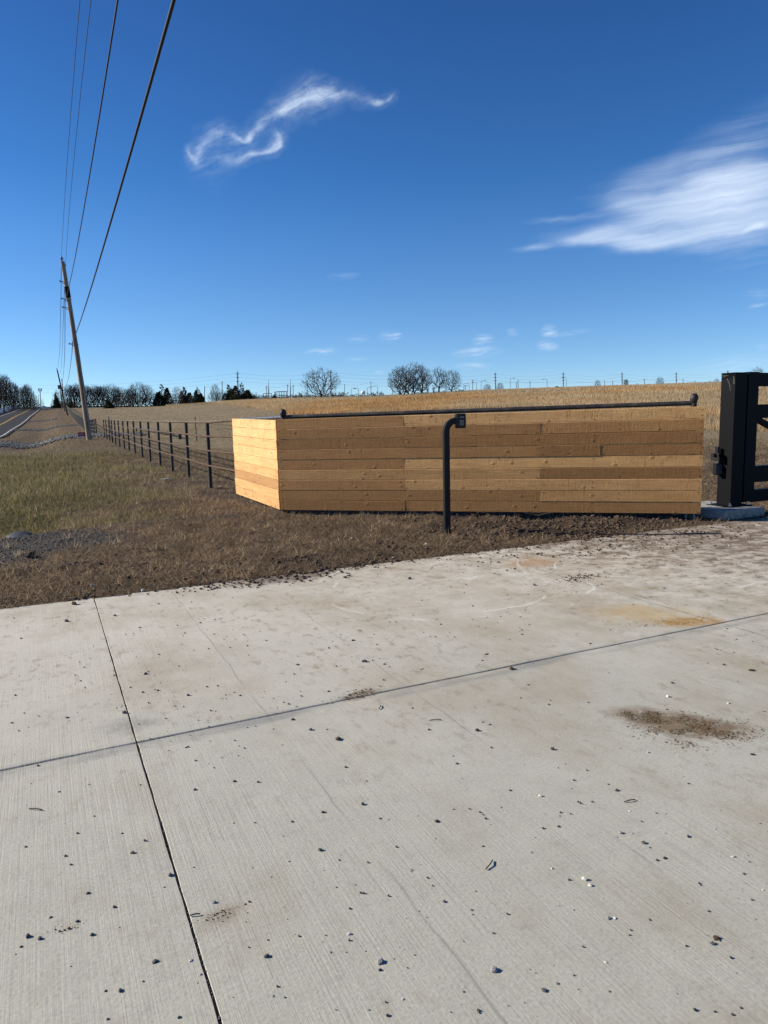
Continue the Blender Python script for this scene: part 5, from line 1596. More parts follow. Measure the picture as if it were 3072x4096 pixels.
def build_trees():
    tree_kind('vase', seed=3, hw=.66, z0=.16, shape='dome', tips=560, trunk=.13, bf=.45, twig=.0018)
    tree_kind('vase2', seed=14, hw=.55, z0=.10, shape='dome', tips=600, trunk=.10, bf=.4, twig=.0018, stems=3, lean=.06)
    tree_kind('tall', seed=5, hw=.26, z0=.16, shape='fan', tips=420, trunk=.18, bf=.5, twig=.0018, stems=2)
    tree_kind('tall2', seed=26, hw=.24, z0=.10, shape='fan', tips=420, trunk=.12, bf=.45, twig=.0018, stems=3)
    tree_kind('slim', seed=41, hw=.25, z0=.2, shape='egg', tips=260, trunk=.22, bf=.5, twig=.0018)
    tree_kind('round', seed=8, hw=.42, z0=.10, shape='egg', tips=430, trunk=.12, bf=.5, twig=.0018)
    tree_kind('bushy', seed=10, hw=.6, z0=.0, shape='dome', tips=420, trunk=.03, bf=.35, twig=.002, stems=4)
    tree_kind('brush', seed=12, hw=.9, z0=.0, shape='dome', tips=260, trunk=.03, bf=.3, twig=.004, stems=5, mt='red_brush', mc='red_brush')
    tree_kind('tanbrush', seed=17, hw=.8, z0=.0, shape='dome', tips=420, trunk=.03, bf=.3, twig=.005, stems=5, mt='tan_brush', mc='tan_brush')
    TREE['cedar'] = cedar_mesh(4, 1500); TREE['cedar2'] = cedar_mesh(9, 1500)

    plant('vase', 1287, 1462, 192, 'lone spreading bare tree standing in the open golden field', width=176, rot=.6)
    g = 'clump of bare trees behind the keypad'
    plant('vase2', 1648, 1443, 188, 'largest bare tree of the clump, behind and left of the keypad', g, 185, rot=1.2)
    plant('vase2', 1610, 1462, 186, 'bare tree on the left flank of the clump, bending outward', g, 136, rot=3.9)
    plant('vase', 1686, 1455, 192, 'tall bare tree on the right shoulder of the clump', g, 104, rot=2.2)
    plant('slim', 1757, 1460, 198, 'slender upright bare tree in the middle of the clump', g, 80, rot=.3)
    plant('round', 1807, 1473, 190, 'rounded bare tree at the right end of the clump', g, 92, rot=5.0)
    for k, (u, v) in enumerate([(1700, 1566), (1724, 1572), (1745, 1563), (1768, 1570), (1790, 1574), (1680, 1572)]):
        plant('brush', u, v, 187 + k, 'low dark red thicket at the foot of the bare tree clump', 'red brush under the clump', 46, 'bush', 'bush')
    for k, (u, v) in enumerate([(1838, 1556), (1850, 1558), (1862, 1562), (1825, 1560), (1712, 1550), (1736, 1546), (1600, 1560)]):
        plant('tall2', u, v, 185, f'{ORD[k]} of the thin saplings round the bare tree clump', 'saplings round the clump', 14, 'sapling', 'sapling')
    # trees along the skyline to the right
    for k, (key, u, v, w, lab) in enumerate([('round', 1949, 1532, 38, 'small round bare tree right of the keypad on the skyline'), ('round', 2000, 1527, 36, 'second small round bare tree right of the keypad, the taller of the pair'),
                                              ('round', 2388, 1516, 30, 'small bare tree on the skyline over the middle of the wall'), ('tall', 2501, 1513, 26, 'small narrow bare tree beside the fifth skyline pole'),
                                              ('round', 2636, 1504, 37, 'dense dark round tree standing on the skyline'), ('bushy', 2545, 1530, 14, 'tiny bush on the skyline left of the dark round tree'),
                                              ('vase', 2861, 1511, 26, 'small bare bush on the skyline left of the gate post'), ('bushy', 2836, 1522, 24, 'low scrub on the skyline just left of the gate post'), ('bushy', 2892, 1516, 18, 'bare bush touching the left edge of the gate post'),
                                              ('vase', 3022, 1462, 62, 'bare tree rising over the top of the gate')]):
        plant(key, u, v, 238 if u < 2800 else 225, lab, None, w, 'tree' if 'bush' not in lab and 'scrub' not in lab else 'bush', 'bare_tree' if 'bush' not in lab and 'scrub' not in lab else 'bush', sink=.4)
    # cedars and brush at the far left of the field
    ce = [('cedar', 653, 1539, 268, 72, 'big dark cedar, leftmost of the cedars edging the field'), ('cedar2', 742, 1550, 262, 54, 'dark cedar just right of the pale water tower dome'), ('cedar', 795, 1551, 250, 56, 'dark pointed cedar in the middle of the cedar row'),
          ('cedar2', 919, 1540, 240, 60, 'ragged cedar left of the biggest right-hand cedar'), ('cedar', 972, 1533, 236, 74, 'biggest dark cedar at the right end of the cedar row'), ('cedar2', 436, 1588, 245, 40, 'small cedar in front of the bare treeline'),
          ('cedar', 1012, 1572, 240, 26, 'small cedar shoulder right of the biggest cedar'), ('cedar2', 1104, 1567, 300, 27, 'small dark cedar beside the substation frame'), ('cedar', 231, 1562, 330, 24, 'dark cedar behind the roadside poles at the end of the road'), ('cedar2', 290, 1598, 320, 30, 'dark cedar low behind the second leaning pole')]
    for key, u, v, Y, w, lab in ce: plant(key, u, v, Y, lab, 'cedars', w, 'cedar', 'cedar_tree')
    mid = [('bushy', 858, 1561, 244, 60), ('bushy', 890, 1556, 246, 60), ('round', 866, 1530, 262, 46), ('round', 712, 1541, 262, 50), ('bushy', 716, 1577, 255, 60), ('bushy', 690, 1572, 258, 40), ('bushy', 768, 1572, 256, 34), ('bushy', 945, 1560, 240, 46)]
    labs = ['dense bare shrub left of the ragged cedar', 'dense bare shrub touching the ragged cedar', 'bare tree behind the shrubs among the cedars', 'bare tree against the water tower dome', 'wide bare shrub at the field edge below the dome', 'bare shrub right of the leftmost big cedar', 'bare shrub between two dark cedars', 'bare shrub at the foot of the biggest cedar']
    for (key, u, v, Y, w), lab in zip(mid, labs): plant(key, u, v, Y, lab, 'bare shrubs among the cedars', w, 'shrub', 'bare_shrub')
    # bare treeline behind the fence
    tl = [(281, 1533, 'tall2', 50), (297, 1541, 'tall', 58), (313, 1529, 'tall2', 62), (333, 1543, 'tall', 56), (349, 1536, 'tall2', 60), (366, 1546, 'round', 70), (385, 1535, 'tall', 66), (404, 1543, 'tall2', 60), (422, 1536, 'tall', 62),
          (448, 1530, 'vase2', 92), (467, 1546, 'tall', 56), (488, 1542, 'round', 70), (512, 1552, 'bushy', 66), (530, 1549, 'tall2', 60), (560, 1522, 'vase2', 108), (586, 1533, 'vase2', 80), (610, 1559, 'bushy', 70), (478, 1566, 'bushy', 80), (540, 1572, 'bushy', 80)]
    for k, (u, v, key, w) in enumerate(tl):
        plant(key, u, v, 262 + (k * 37) % 19, f'{ORD[k]} bare tree from the left in the treeline behind the pipe fence', 'bare treeline behind the fence', w)
    plant('vase', 246, 1554, 345, 'spreading bare tree behind the roadside poles at the end of the road', None, 72)
    for k, (u, v, w) in enumerate([(222, 1597, 34), (236, 1599, 36), (250, 1602, 36), (276, 1605, 40), (262, 1602, 36)]):
        plant('tanbrush', u, v, 336, f'{ORD[k]} tan scrubby bush from the left at the far end of the road', 'tan scrub at the road end', w, 'bush', 'bush')
    for k, (u, v, w) in enumerate([(290, 1592, 60), (325, 1588, 70), (362, 1594, 66), (398, 1590, 70), (462, 1590, 66), (505, 1588, 70), (575, 1584, 70), (622, 1590, 50)]):
        plant('bushy', u, v, 274 + k % 3, f'{ORD[k]} low dark shrub from the left under the treeline behind the fence', 'shrubs under the treeline', w, 'shrub', 'bare_shrub')
    # trees on the left side of the road
    lt = [(-30, 1490, 'vase', 90, 262), (-8, 1500, 'tall', 80, 270), (8, 1494, 'vase2', 80, 275), (26, 1490, 'tall2', 70, 282), (42, 1507, 'vase', 76, 290), (58, 1522, 'tall', 56, 300), (72, 1536, 'round', 60, 312), (88, 1545, 'bushy', 50, 322), (104, 1536, 'tall2', 48, 330), (117, 1528, 'tall', 44, 338), (124, 1540, 'vase2', 40, 344), (137, 1562, 'round', 34, 352), (146, 1575, 'bushy', 30, 362), (172, 1592, 'bushy', 20, 470),
          (16, 1565, 'bushy', 90, 268), (48, 1575, 'bushy', 80, 290), (84, 1585, 'bushy', 70, 318), (112, 1595, 'bushy', 60, 336), (150, 1600, 'bushy', 34, 380)]
    for k, (u, v, key, w, Y) in enumerate(lt):
        plant(key, u, v, Y, f'{ORD[k]} bare tree in the dense row across the road' if k < 14 else f'{ORD[k - 14]} dark shrub under the bare trees across the road', 'trees across the road', w, 'tree' if k < 14 else 'shrub', 'bare_tree' if k < 14 else 'bare_shrub')
    # a far belt of low scrub closing the skyline: one mass
    V = []; Fc = []
    tv, tf, cv, cf = tree_mesh(seed=31, hw=.9, z0=0, shape='dome', tips=120, trunk=.03, bf=.3, twig=.008, stems=4, twl=.12)
    allv = np.array([tuple(v) for v in tv + cv]); allf = tf + [tuple(i + len(tv) for i in f) for f in cf]
    q = random.Random(8); vs = []; fl = []; n0 = 0; tl_ = []
    fa = np.array([tuple(f[:4]) for f in allf if len(f) == 6 or len(f) == 4])
    items = []
    for u in range(985, 1700, 13): items.append((u, np.interp(u, [985, 1060, 1100, 1230, 1300, 1370, 1560, 1700], [1583, 1578, 1582, 1578, 1574, 1577, 1578, 1572]) + q.uniform(-6, 7)))
    for u in (1215, 1355, 1350, 1504, 1512, 1862, 1880, 1905, 1930): items.append((u, {1215: 1562, 1355: 1562, 1350: 1566, 1504: 1563, 1512: 1566}.get(u, 1555 + q.uniform(0, 6))))
    for u, v in items:
        Y = q.uniform(380, 470); b = spot(u, Y); z1 = at(u, v, Y).z; h = z1 - b.z
        w = q.uniform(.7, 1.1) * max(h, 5)
        a = q.uniform(0, 6.28)
        P = allv * np.array([w, w, h]); P = np.stack([P[:, 0] * math.cos(a) - P[:, 1] * math.sin(a) + b.x, P[:, 0] * math.sin(a) + P[:, 1] * math.cos(a) + b.y, P[:, 2] + b.z], 1)
        vs.append(P); fl.append(fa + n0); n0 += len(P)
    fl = np.vstack(fl)
    o = mesh_np('distant_scrub', np.vstack(vs), fl.ravel(), np.full(len(fl), 4), MAT['far_wood']); tag(o, 'low distant belt of scrub along the skyline behind the field', 'scrub', kind='stuff')


build_trees()


# ------------------------------------------------------------------ grass, gravel, soil, stones
def blades(name, X, Y, Z, h, w, lean, tint, label, mat='grass_blades', bend=.5, cat='grass', face=None):
    n = len(X)
    a = RNG.uniform(0, 2 * math.pi, n) if face is None else face
    la = RNG.uniform(0, 2 * math.pi, n) if np.isscalar(lean) or lean.ndim == 1 else None
    lx = np.cos(la) * np.sin(lean); ly = np.sin(la) * np.sin(lean); lz = np.cos(lean)
    b = np.stack([X, Y, Z], 1)
    sd_ = np.stack([np.cos(a), np.sin(a), np.zeros(n)], 1) * (w / 2)[:, None]
    tip = b + np.stack([lx, ly, lz], 1) * h[:, None]
    V = np.empty((n, 3, 3)); V[:, 0] = b - sd_; V[:, 1] = b + sd_; V[:, 2] = tip
    col = np.concatenate([tint, np.ones((n, 1))], 1)
    o = mesh_np(name, V.reshape(-1, 3), np.arange(n * 3), np.full(n, 3), MAT[mat], attrs=[('tint', 'FACE', col)])
    return tag(o, label, cat, kind='stuff')


def pick(palette, n):
    i = RNG.integers(0, len(palette), n)
    return np.array(palette)[i] * RNG.uniform(.8, 1.2, (n, 1))


DRY = [(.28, .205, .13), (.21, .15, .092), (.13, .092, .06), (.38, .30, .195), (.23, .155, .09), (.10, .074, .052), (.26, .18, .108)]
GRN = [(.15, .142, .055), (.105, .108, .038), (.24, .20, .095), (.32, .26, .145), (.075, .078, .028), (.20, .145, .085), (.26, .20, .11)]
TAN = [(.29, .23, .145), (.24, .19, .118), (.34, .275, .175), (.20, .16, .10), (.27, .225, .13)]
GOLD = [(.48, .36, .21), (.44, .325, .18), (.51, .39, .235), (.42, .30, .16), (.47, .36, .215)]


def build_ground_cover():
    # flattened dry lawn between the drive and the fence
    N = 330000
    r = 6.2 + (RNG.uniform(0, 1, N) ** 1.25) * 30; th = np.radians(RNG.uniform(-34, 31, N))
    X = r * np.sin(th); Y = r * np.cos(th)
    s = X * E2.x + Y * E2.y
    keep = s > SLAB_S + .01 + RNG.uniform(-.05, .06, N)
    X, Y, r = X[keep], Y[keep], r[keep]
    g, so_, gr, fl = zones(X, Y)
    keep = RNG.uniform(0, 1, len(X)) > np.maximum(so_ * .93, gr * .93)
    X, Y, r, g, fl = X[keep], Y[keep], r[keep], g[keep], fl[keep]
    n = len(X)
    isg = RNG.uniform(0, 1, n) < g * .85
    ist = RNG.uniform(0, 1, n) < fl * .9
    tint = pick(DRY, n); tint[isg] = pick(GRN, isg.sum()); tint[ist] = pick(TAN, ist.sum())
    patch = fbm(X, Y, .8, 61, 3)
    patch2 = fbm(X, Y, 2.6, 63, 3); tint *= np.clip(.25 + .75 * patch + .75 * patch2, .3, 1.5)[:, None]
    h = RNG.uniform(.03, .10, n) * (1 + .5 * isg) * (1 + r / 40); w = RNG.uniform(.003, .008, n) * (1 + r / 14)
    lean = np.where(isg, RNG.uniform(.2, 1.1, n), RNG.uniform(.6, 1.45, n))
    blades('lawn_grass', X, Y, terrain(X, Y) - .004, h, w, lean, tint, 'dry brown and green lawn grass between the driveway and the fence')
    # upright tufts and dead stems standing out of the cut lawn
    K = 1500
    r = 6.4 + RNG.uniform(0, 1, K) ** 1.1 * 17; th = np.radians(RNG.uniform(-34, 28, K)); cx = r * np.sin(th); cy = r * np.cos(th)
    g, so_, gr, fl = zones(cx, cy); s = cx * E2.x + cy * E2.y
    k = (s > SLAB_S + .08) & (RNG.uniform(0, 1, K) < .25 + .75 * g - so_ * .2)
    cx, cy, g, r = cx[k], cy[k], g[k], r[k]
    m = 16; X = np.repeat(cx, m) + RNG.normal(0, .05, len(cx) * m); Y = np.repeat(cy, m) + RNG.normal(0, .05, len(cx) * m); n = len(X); gg = np.repeat(g, m); rr = np.repeat(r, m)
    tint = pick([(.42, .33, .21), (.34, .25, .15), (.25, .18, .10), (.48, .40, .27)], n); q_ = RNG.uniform(0, 1, n) < gg * .55; tint[q_] = pick(GRN, q_.sum())
    blades('grass_tufts', X, Y, terrain(X, Y) - .004, RNG.uniform(.05, .14, n), RNG.uniform(.003, .007, n) * (1 + rr / 14), RNG.uniform(.15, 1.1, n), tint, 'pale upright tufts and dead stems standing out of the cut lawn')
    # mowed verge and field, farther off
    N = 150000
    Y = 26 * (11.0 ** RNG.uniform(0, 1, N)); a = RNG.uniform(-.62, .62, N); X = a * Y
    d = (X - (3.4 - FM * Y))
    road = (X > -16.5 - FM * Y) & (X < -6.2 - FM * Y)
    keep = (Y < tall_edge(a) + RNG.uniform(-2, 8, N)) & ~road & (Y < 260)
    X, Y, d = X[keep], Y[keep], d[keep]; n = len(X)
    g, so_, gr, fl = zones(X, Y)
    tint = pick(TAN, n); olive = fbm(X, Y, .05, 71, 4)
    k = sstep(.5, .66, olive)[:, None]; tint = tint * (1 - k) + pick(GRN, n) * 1.35 * k
    rowm = fbm(X * .9 + Y * .42, (Y * .9 - X * .42) * .25, .5, 75, 3)
    tint *= (.55 + .85 * rowm)[:, None]
    vg = d < -1; tint[vg] = tint[vg] * .8
    h = RNG.uniform(.04, .11, n) * (1 + Y / 160); w = RNG.uniform(.02, .045, n) * (Y / 45)
    blades('mowed_grass', X, Y, terrain(X, Y) - .01, h, w, RNG.uniform(.3, 1.2, n), tint, 'mowed tan field grass stretching back behind the fence')
    # tall golden grass on the rise
    N = 300000
    a = RNG.uniform(-.30, .68, N); e = tall_edge(a); u = RNG.uniform(0, 1, N)
    Y = e + RNG.uniform(-1.2, 1.2, N) + (235 - e) * u ** 1.5; X = a * Y
    keep = Y < 245
    X, Y, a, e = X[keep], Y[keep], a[keep], e[keep]
    dens = fbm(X, Y, .06, 81, 4); strip = (np.abs(Y - e - 10 - 4 * fbm(X, Y, .03, 5, 2)) < 2.2) & (a < .3)
    keep = (RNG.uniform(0, 1, len(X)) < .45 + .9 * dens) & ~strip
    X, Y, a = X[keep], Y[keep], a[keep]; n = len(X)
    tint = pick(GOLD, n); red = fbm(X, Y, .035, 91, 4)
    tint *= (.78 + .45 * fbm(X, Y, .12, 95, 3))[:, None]
    k = sstep(.52, .7, red)[:, None]; tint = tint * (1 - k) + tint * np.array([[1.0, .82, .62]]) * k
    gy = sstep(.5, .35, red)[:, None] * .6; tint = tint * (1 - gy) + tint * np.array([[.72, .74, .78]]) * gy
    h = RNG.uniform(.3, .62, n); w = RNG.uniform(.03, .07, n) * (Y / 80)
    la = RNG.uniform(.05, .5, n)
    blades('tall_grass', X, Y, terrain(X, Y) - .02, h, w, la, tint, 'tall golden dry grass covering the rise behind the wall')
    # standing dry stalks right of the wall, coarser
    N = 4200
    a = RNG.uniform(.34, .66, N); Y = tall_edge(a) + RNG.uniform(0, 16, N); X = a * Y
    tint = pick(GOLD, N) * RNG.uniform(.55, 1.1, (N, 1))
    blades('dry_stalks', X, Y, terrain(X, Y) - .02, RNG.uniform(.4, .85, N), RNG.uniform(.03, .09, N), RNG.uniform(.05, .45, N), tint, 'coarse dry stalks along the front of the tall grass by the gate', cat='stalks')


def stones(name, P, R_, mat, label, flat=.7, cat='gravel', seed=0, tints=None):
    mb = MB()
    base = MB()
    prot = []
    for k in range(8):
        m_ = MB(); m_.rock((0, 0, 0), 1.0, flat, seed + k); prot.append((np.array(m_.v), np.array(m_.f)))
    vs = []; fs = []; n0 = 0
    for i, (p, r) in enumerate(zip(P, R_)):
        v, f = prot[i % 8]; a = i * 2.399
        c, s_ = math.cos(a), math.sin(a)
        w = np.stack([(v[:, 0] * c - v[:, 1] * s_) * r + p[0], (v[:, 0] * s_ + v[:, 1] * c) * r + p[1], v[:, 2] * r + p[2]], 1)
        vs.append(w); fs.append(f + n0); n0 += len(w)
    fs = np.vstack(fs)
    o = mesh_np(name, np.vstack(vs), fs.ravel(), np.full(len(fs), 3), MAT[mat])
    return tag(o, label, cat, kind='stuff')


def build_loose():
    # dark gravel round the culvert
    N = 26000
    X = RNG.uniform(-9, 1.0, N); Y = RNG.uniform(6.2, 13.5, N)
    g, so_, gr, fl = zones(X, Y); s = X * E2.x + Y * E2.y
    k = (RNG.uniform(0, 1, N) < gr * 1.1) & (s > 6.55)
    X, Y = X[k], Y[k]; Z = terrain(X, Y)
    stones('gravel', np.stack([X, Y, Z - .006], 1), RNG.uniform(.006, .019, len(X)), 'gravel_stone', 'dark crushed gravel spread around the culvert mouth')
    # pale gravel entrance across the verge
    N = 9000
    t = RNG.uniform(0, 1, N)
    d0 = RNG.uniform(-9.2, 3.0, N)
    Yc = 59.5 + RNG.normal(0, 2.1, N); X = (3.4 - .45 * Yc) + d0 + .45 * 0; Y = Yc + .42 * d0
    stones('pale_gravel', np.stack([X, Y, terrain(X, Y) + .01], 1), RNG.uniform(.035, .11, N), 'pale_gravel', 'pale crushed stone laid across the verge as a field entrance')
    N = 1300
    Yc = 108 + RNG.normal(0, 1.3, N); d0 = RNG.uniform(-9, 1.5, N); X = 3.4 - .45 * Yc + d0; Y = Yc + .42 * d0
    Yc2 = 150 + RNG.normal(0, 1.5, N // 2); d1 = RNG.uniform(-9, -3, N // 2)
    X = np.concatenate([X, 3.4 - .45 * Yc2 + d1]); Y = np.concatenate([Y, Yc2 + .42 * d1])
    stones('pale_gravel', np.stack([X, Y, terrain(X, Y) + .0], 1), RNG.uniform(.05, .12, len(X)), 'pale_gravel', 'farther pale gravel crossings on the verge beside the road')
    # broken soil along the wall and the slab edge
    N = 34000
    t = RNG.uniform(-1.5, 9.2, N); s = 6.35 + np.abs(RNG.normal(0, 1.2, N)); X = E1.x * t + E2.x * s; Y = E1.y * t + E2.y * s
    g, so_, gr, fl = zones(X, Y)
    k = (RNG.uniform(0, 1, N) < so_ * 1.0) & (s > 6.46)
    X, Y = X[k], Y[k]
    sz = .0025 + .034 * RNG.uniform(0, 1, len(X)) ** 12
    stones('soil_clods', np.stack([X, Y, terrain(X, Y) - sz * .3], 1), sz, 'soil_clod', 'crumbled dark soil heaped in front of the cedar screen', cat='soil')
    # mud kicked onto the slab edge and tracked mud near the gate
    P = []; R_ = []
    q = random.Random(21)
    for (cx, cy, sx, sy, n, rm) in ((1.87, 6.38, .5, .13, 420, .017), (3.6, 6.44, 1.6, .06, 260, .010), (6.3, 6.2, 1.3, .22, 520, .016), (5.3, 5.75, .9, .2, 220, .013), (4.3, 4.95, .14, .06, 160, .010), (7.0, 5.9, .6, .3, 160, .014)):
        for _ in range(n):
            t_, s_ = q.gauss(cx, sx), q.gauss(cy, sy)
            if s_ > 6.52 and False: continue
            p = st(t_, s_); z = 0.0 if s_ < 6.5 else tz(p.x, p.y)
            r = .003 + rm * q.random() ** 2.6; P.append((p.x, p.y, z + r * .1)); R_.append(r)
    stones('tracked_mud', P, R_, 'soil_clod', 'dark clods of mud tracked over the edge of the concrete', cat='mud', flat=.55)
    # spills of sandy grit on the slab
    P = []; R_ = []
    for _ in range(14000):
        f = q.random() ** .8; t_, s_ = 2.50 + (q.gauss(0, .04 + .10 * f) + f * .24 + .05 * math.sin(f * 7)), 2.56 - f * .42 + q.gauss(0, .022 + .035 * f)
        if fbm(np.array([t_]), np.array([s_]), 14, 55, 3)[0] < q.uniform(.36, .62): continue
        p = st(t_, s_); r = .0008 + .003 * q.random() ** 9; P.append((p.x, p.y, r * .2)); R_.append(r)
    for (cx, cy, sx, sy, n) in ((1.44, 3.43, .07, .03, 420), (-.044, 2.18, .025, .012, 30), (.375, 2.03, .03, .015, 60)):
        for _ in range(n):
            p = st(q.gauss(cx, sx), q.gauss(cy, sy)); r = .001 + .004 * q.random() ** 5; P.append((p.x, p.y, r * .2)); R_.append(r)
    stones('sand_spill', P, R_, 'tan_grit', 'tan sandy grit spilled in streaks on the concrete', cat='sand')
    P = []; R_ = []
    for _ in range(2800):
        t_, s_ = 4.0 + q.gauss(0, .2), 3.56 + q.gauss(0, .05)
        if fbm(np.array([t_]), np.array([s_]), 12, 57, 3)[0] < q.uniform(.4, .62): continue
        p = st(t_, s_ - (t_ - 4.0) * .22); r = .001 + .0035 * q.random() ** 5; P.append((p.x, p.y, r * .2)); R_.append(r)
    stones('yellow_sand', P, R_, 'yellow_grit', 'ochre yellow sand smeared beside the cross joint', cat='sand')
    # fine crumbs scattered everywhere on the slab (too many to count)
    N = 3600
    r_ = 1.4 + RNG.uniform(0, 1, N) ** .8 * 7.6; th = np.radians(RNG.uniform(-32, 32, N)); X = r_ * np.sin(th); Y = r_ * np.cos(th)
    s = X * E2.x + Y * E2.y; c = fbm(X, Y, 1.4, 15, 3)
    k = (s < 6.46) & (RNG.uniform(0, 1, N) < sstep(.45, .7, c) * 1.1 + .05)
    X, Y = X[k], Y[k]; sz = (.001 + .0032 * RNG.uniform(0, 1, len(X)) ** 2) * (1 + .1 * Y)
    stones('fine_crumbs', np.stack([X, Y, sz * .2], 1), sz, 'pebble_dark', 'fine dark crumbs scattered over the concrete', cat='grit')
    # twigs and straws lying about
    mb = MB()
    for k in range(1100):
        t_ = q.uniform(-2, 7); s_ = 6.5 + abs(q.gauss(0, 1.4)); p = st(t_, s_)
        if p.y < 5: continue
        a = q.uniform(0, 6.28); L = q.uniform(.04, .16); z = tz(p.x, p.y) + .02
        mb.tube([p + Vector((0, 0, z)), p + Vector((math.cos(a) * L * .5, math.sin(a) * L * .5, z + .012)), p + Vector((math.cos(a + .3) * L, math.sin(a + .3) * L, z))], q.uniform(.0015, .003), 3, smooth=False)
    o = mb.build('straw', [MAT['tan_grit']]); tag(o, 'pale straws strewn over the dry lawn', 'straw', kind='stuff')
    mb = MB()
    for (x, y, L, a) in ((.31, 2.18, .055, 1.0), (-.62, 1.99, .03, .2), (-1.42, 2.62, .06, -.2), (.9, 2.57, .05, .3), (-.05, 3.5, .05, 1.4), (.2, 3.35, .06, .1)):
        p = Vector((x, y, .004)); d = Vector((math.cos(a), math.sin(a), 0)) * L
        mb = MB(); mb.tube([p, p + d * .5 + Vector((.004, 0, .003)), p + d], .0022, 5)
        o = mb.build('twig', [MAT['dark_pole']], None, tuple(p)); tag(o, 'thin dark twig lying on the pale concrete', 'twig', 'twigs on the concrete')
    # pebbles
    mats = {'d': 'pebble_dark', 'g': 'pebble_grey', 'l': 'pebble_pale', 'b': 'soil_clod'}
    lab = {'d': ('small dark stone lying loose on the concrete driveway', 'stone', 'dark stones on the concrete', 'pebble'), 'g': ('small grey limestone chip lying loose on the concrete driveway', 'stone', 'grey chips on the concrete', 'pebble'),
           'l': ('small pale whitish stone lying loose on the concrete driveway', 'stone', 'pale stones on the concrete', 'pebble'), 'b': ('brown lump of dried soil lying on the concrete driveway', 'dirt clod', 'soil lumps on the concrete', 'dirt_clod')}
    prot = {}
    for t_, m_ in mats.items():
        for k in range(5):
            mb = MB(); mb.rock((0, 0, -.02), 1.0, .72 if t_ != 'b' else .55, 100 + k * 7 + ord(t_))
            me = bpy.data.meshes.new('pebble'); me.from_pydata(mb.v, [], mb.f); me.materials.append(MAT[m_]); me.update(); prot[(t_, k)] = me
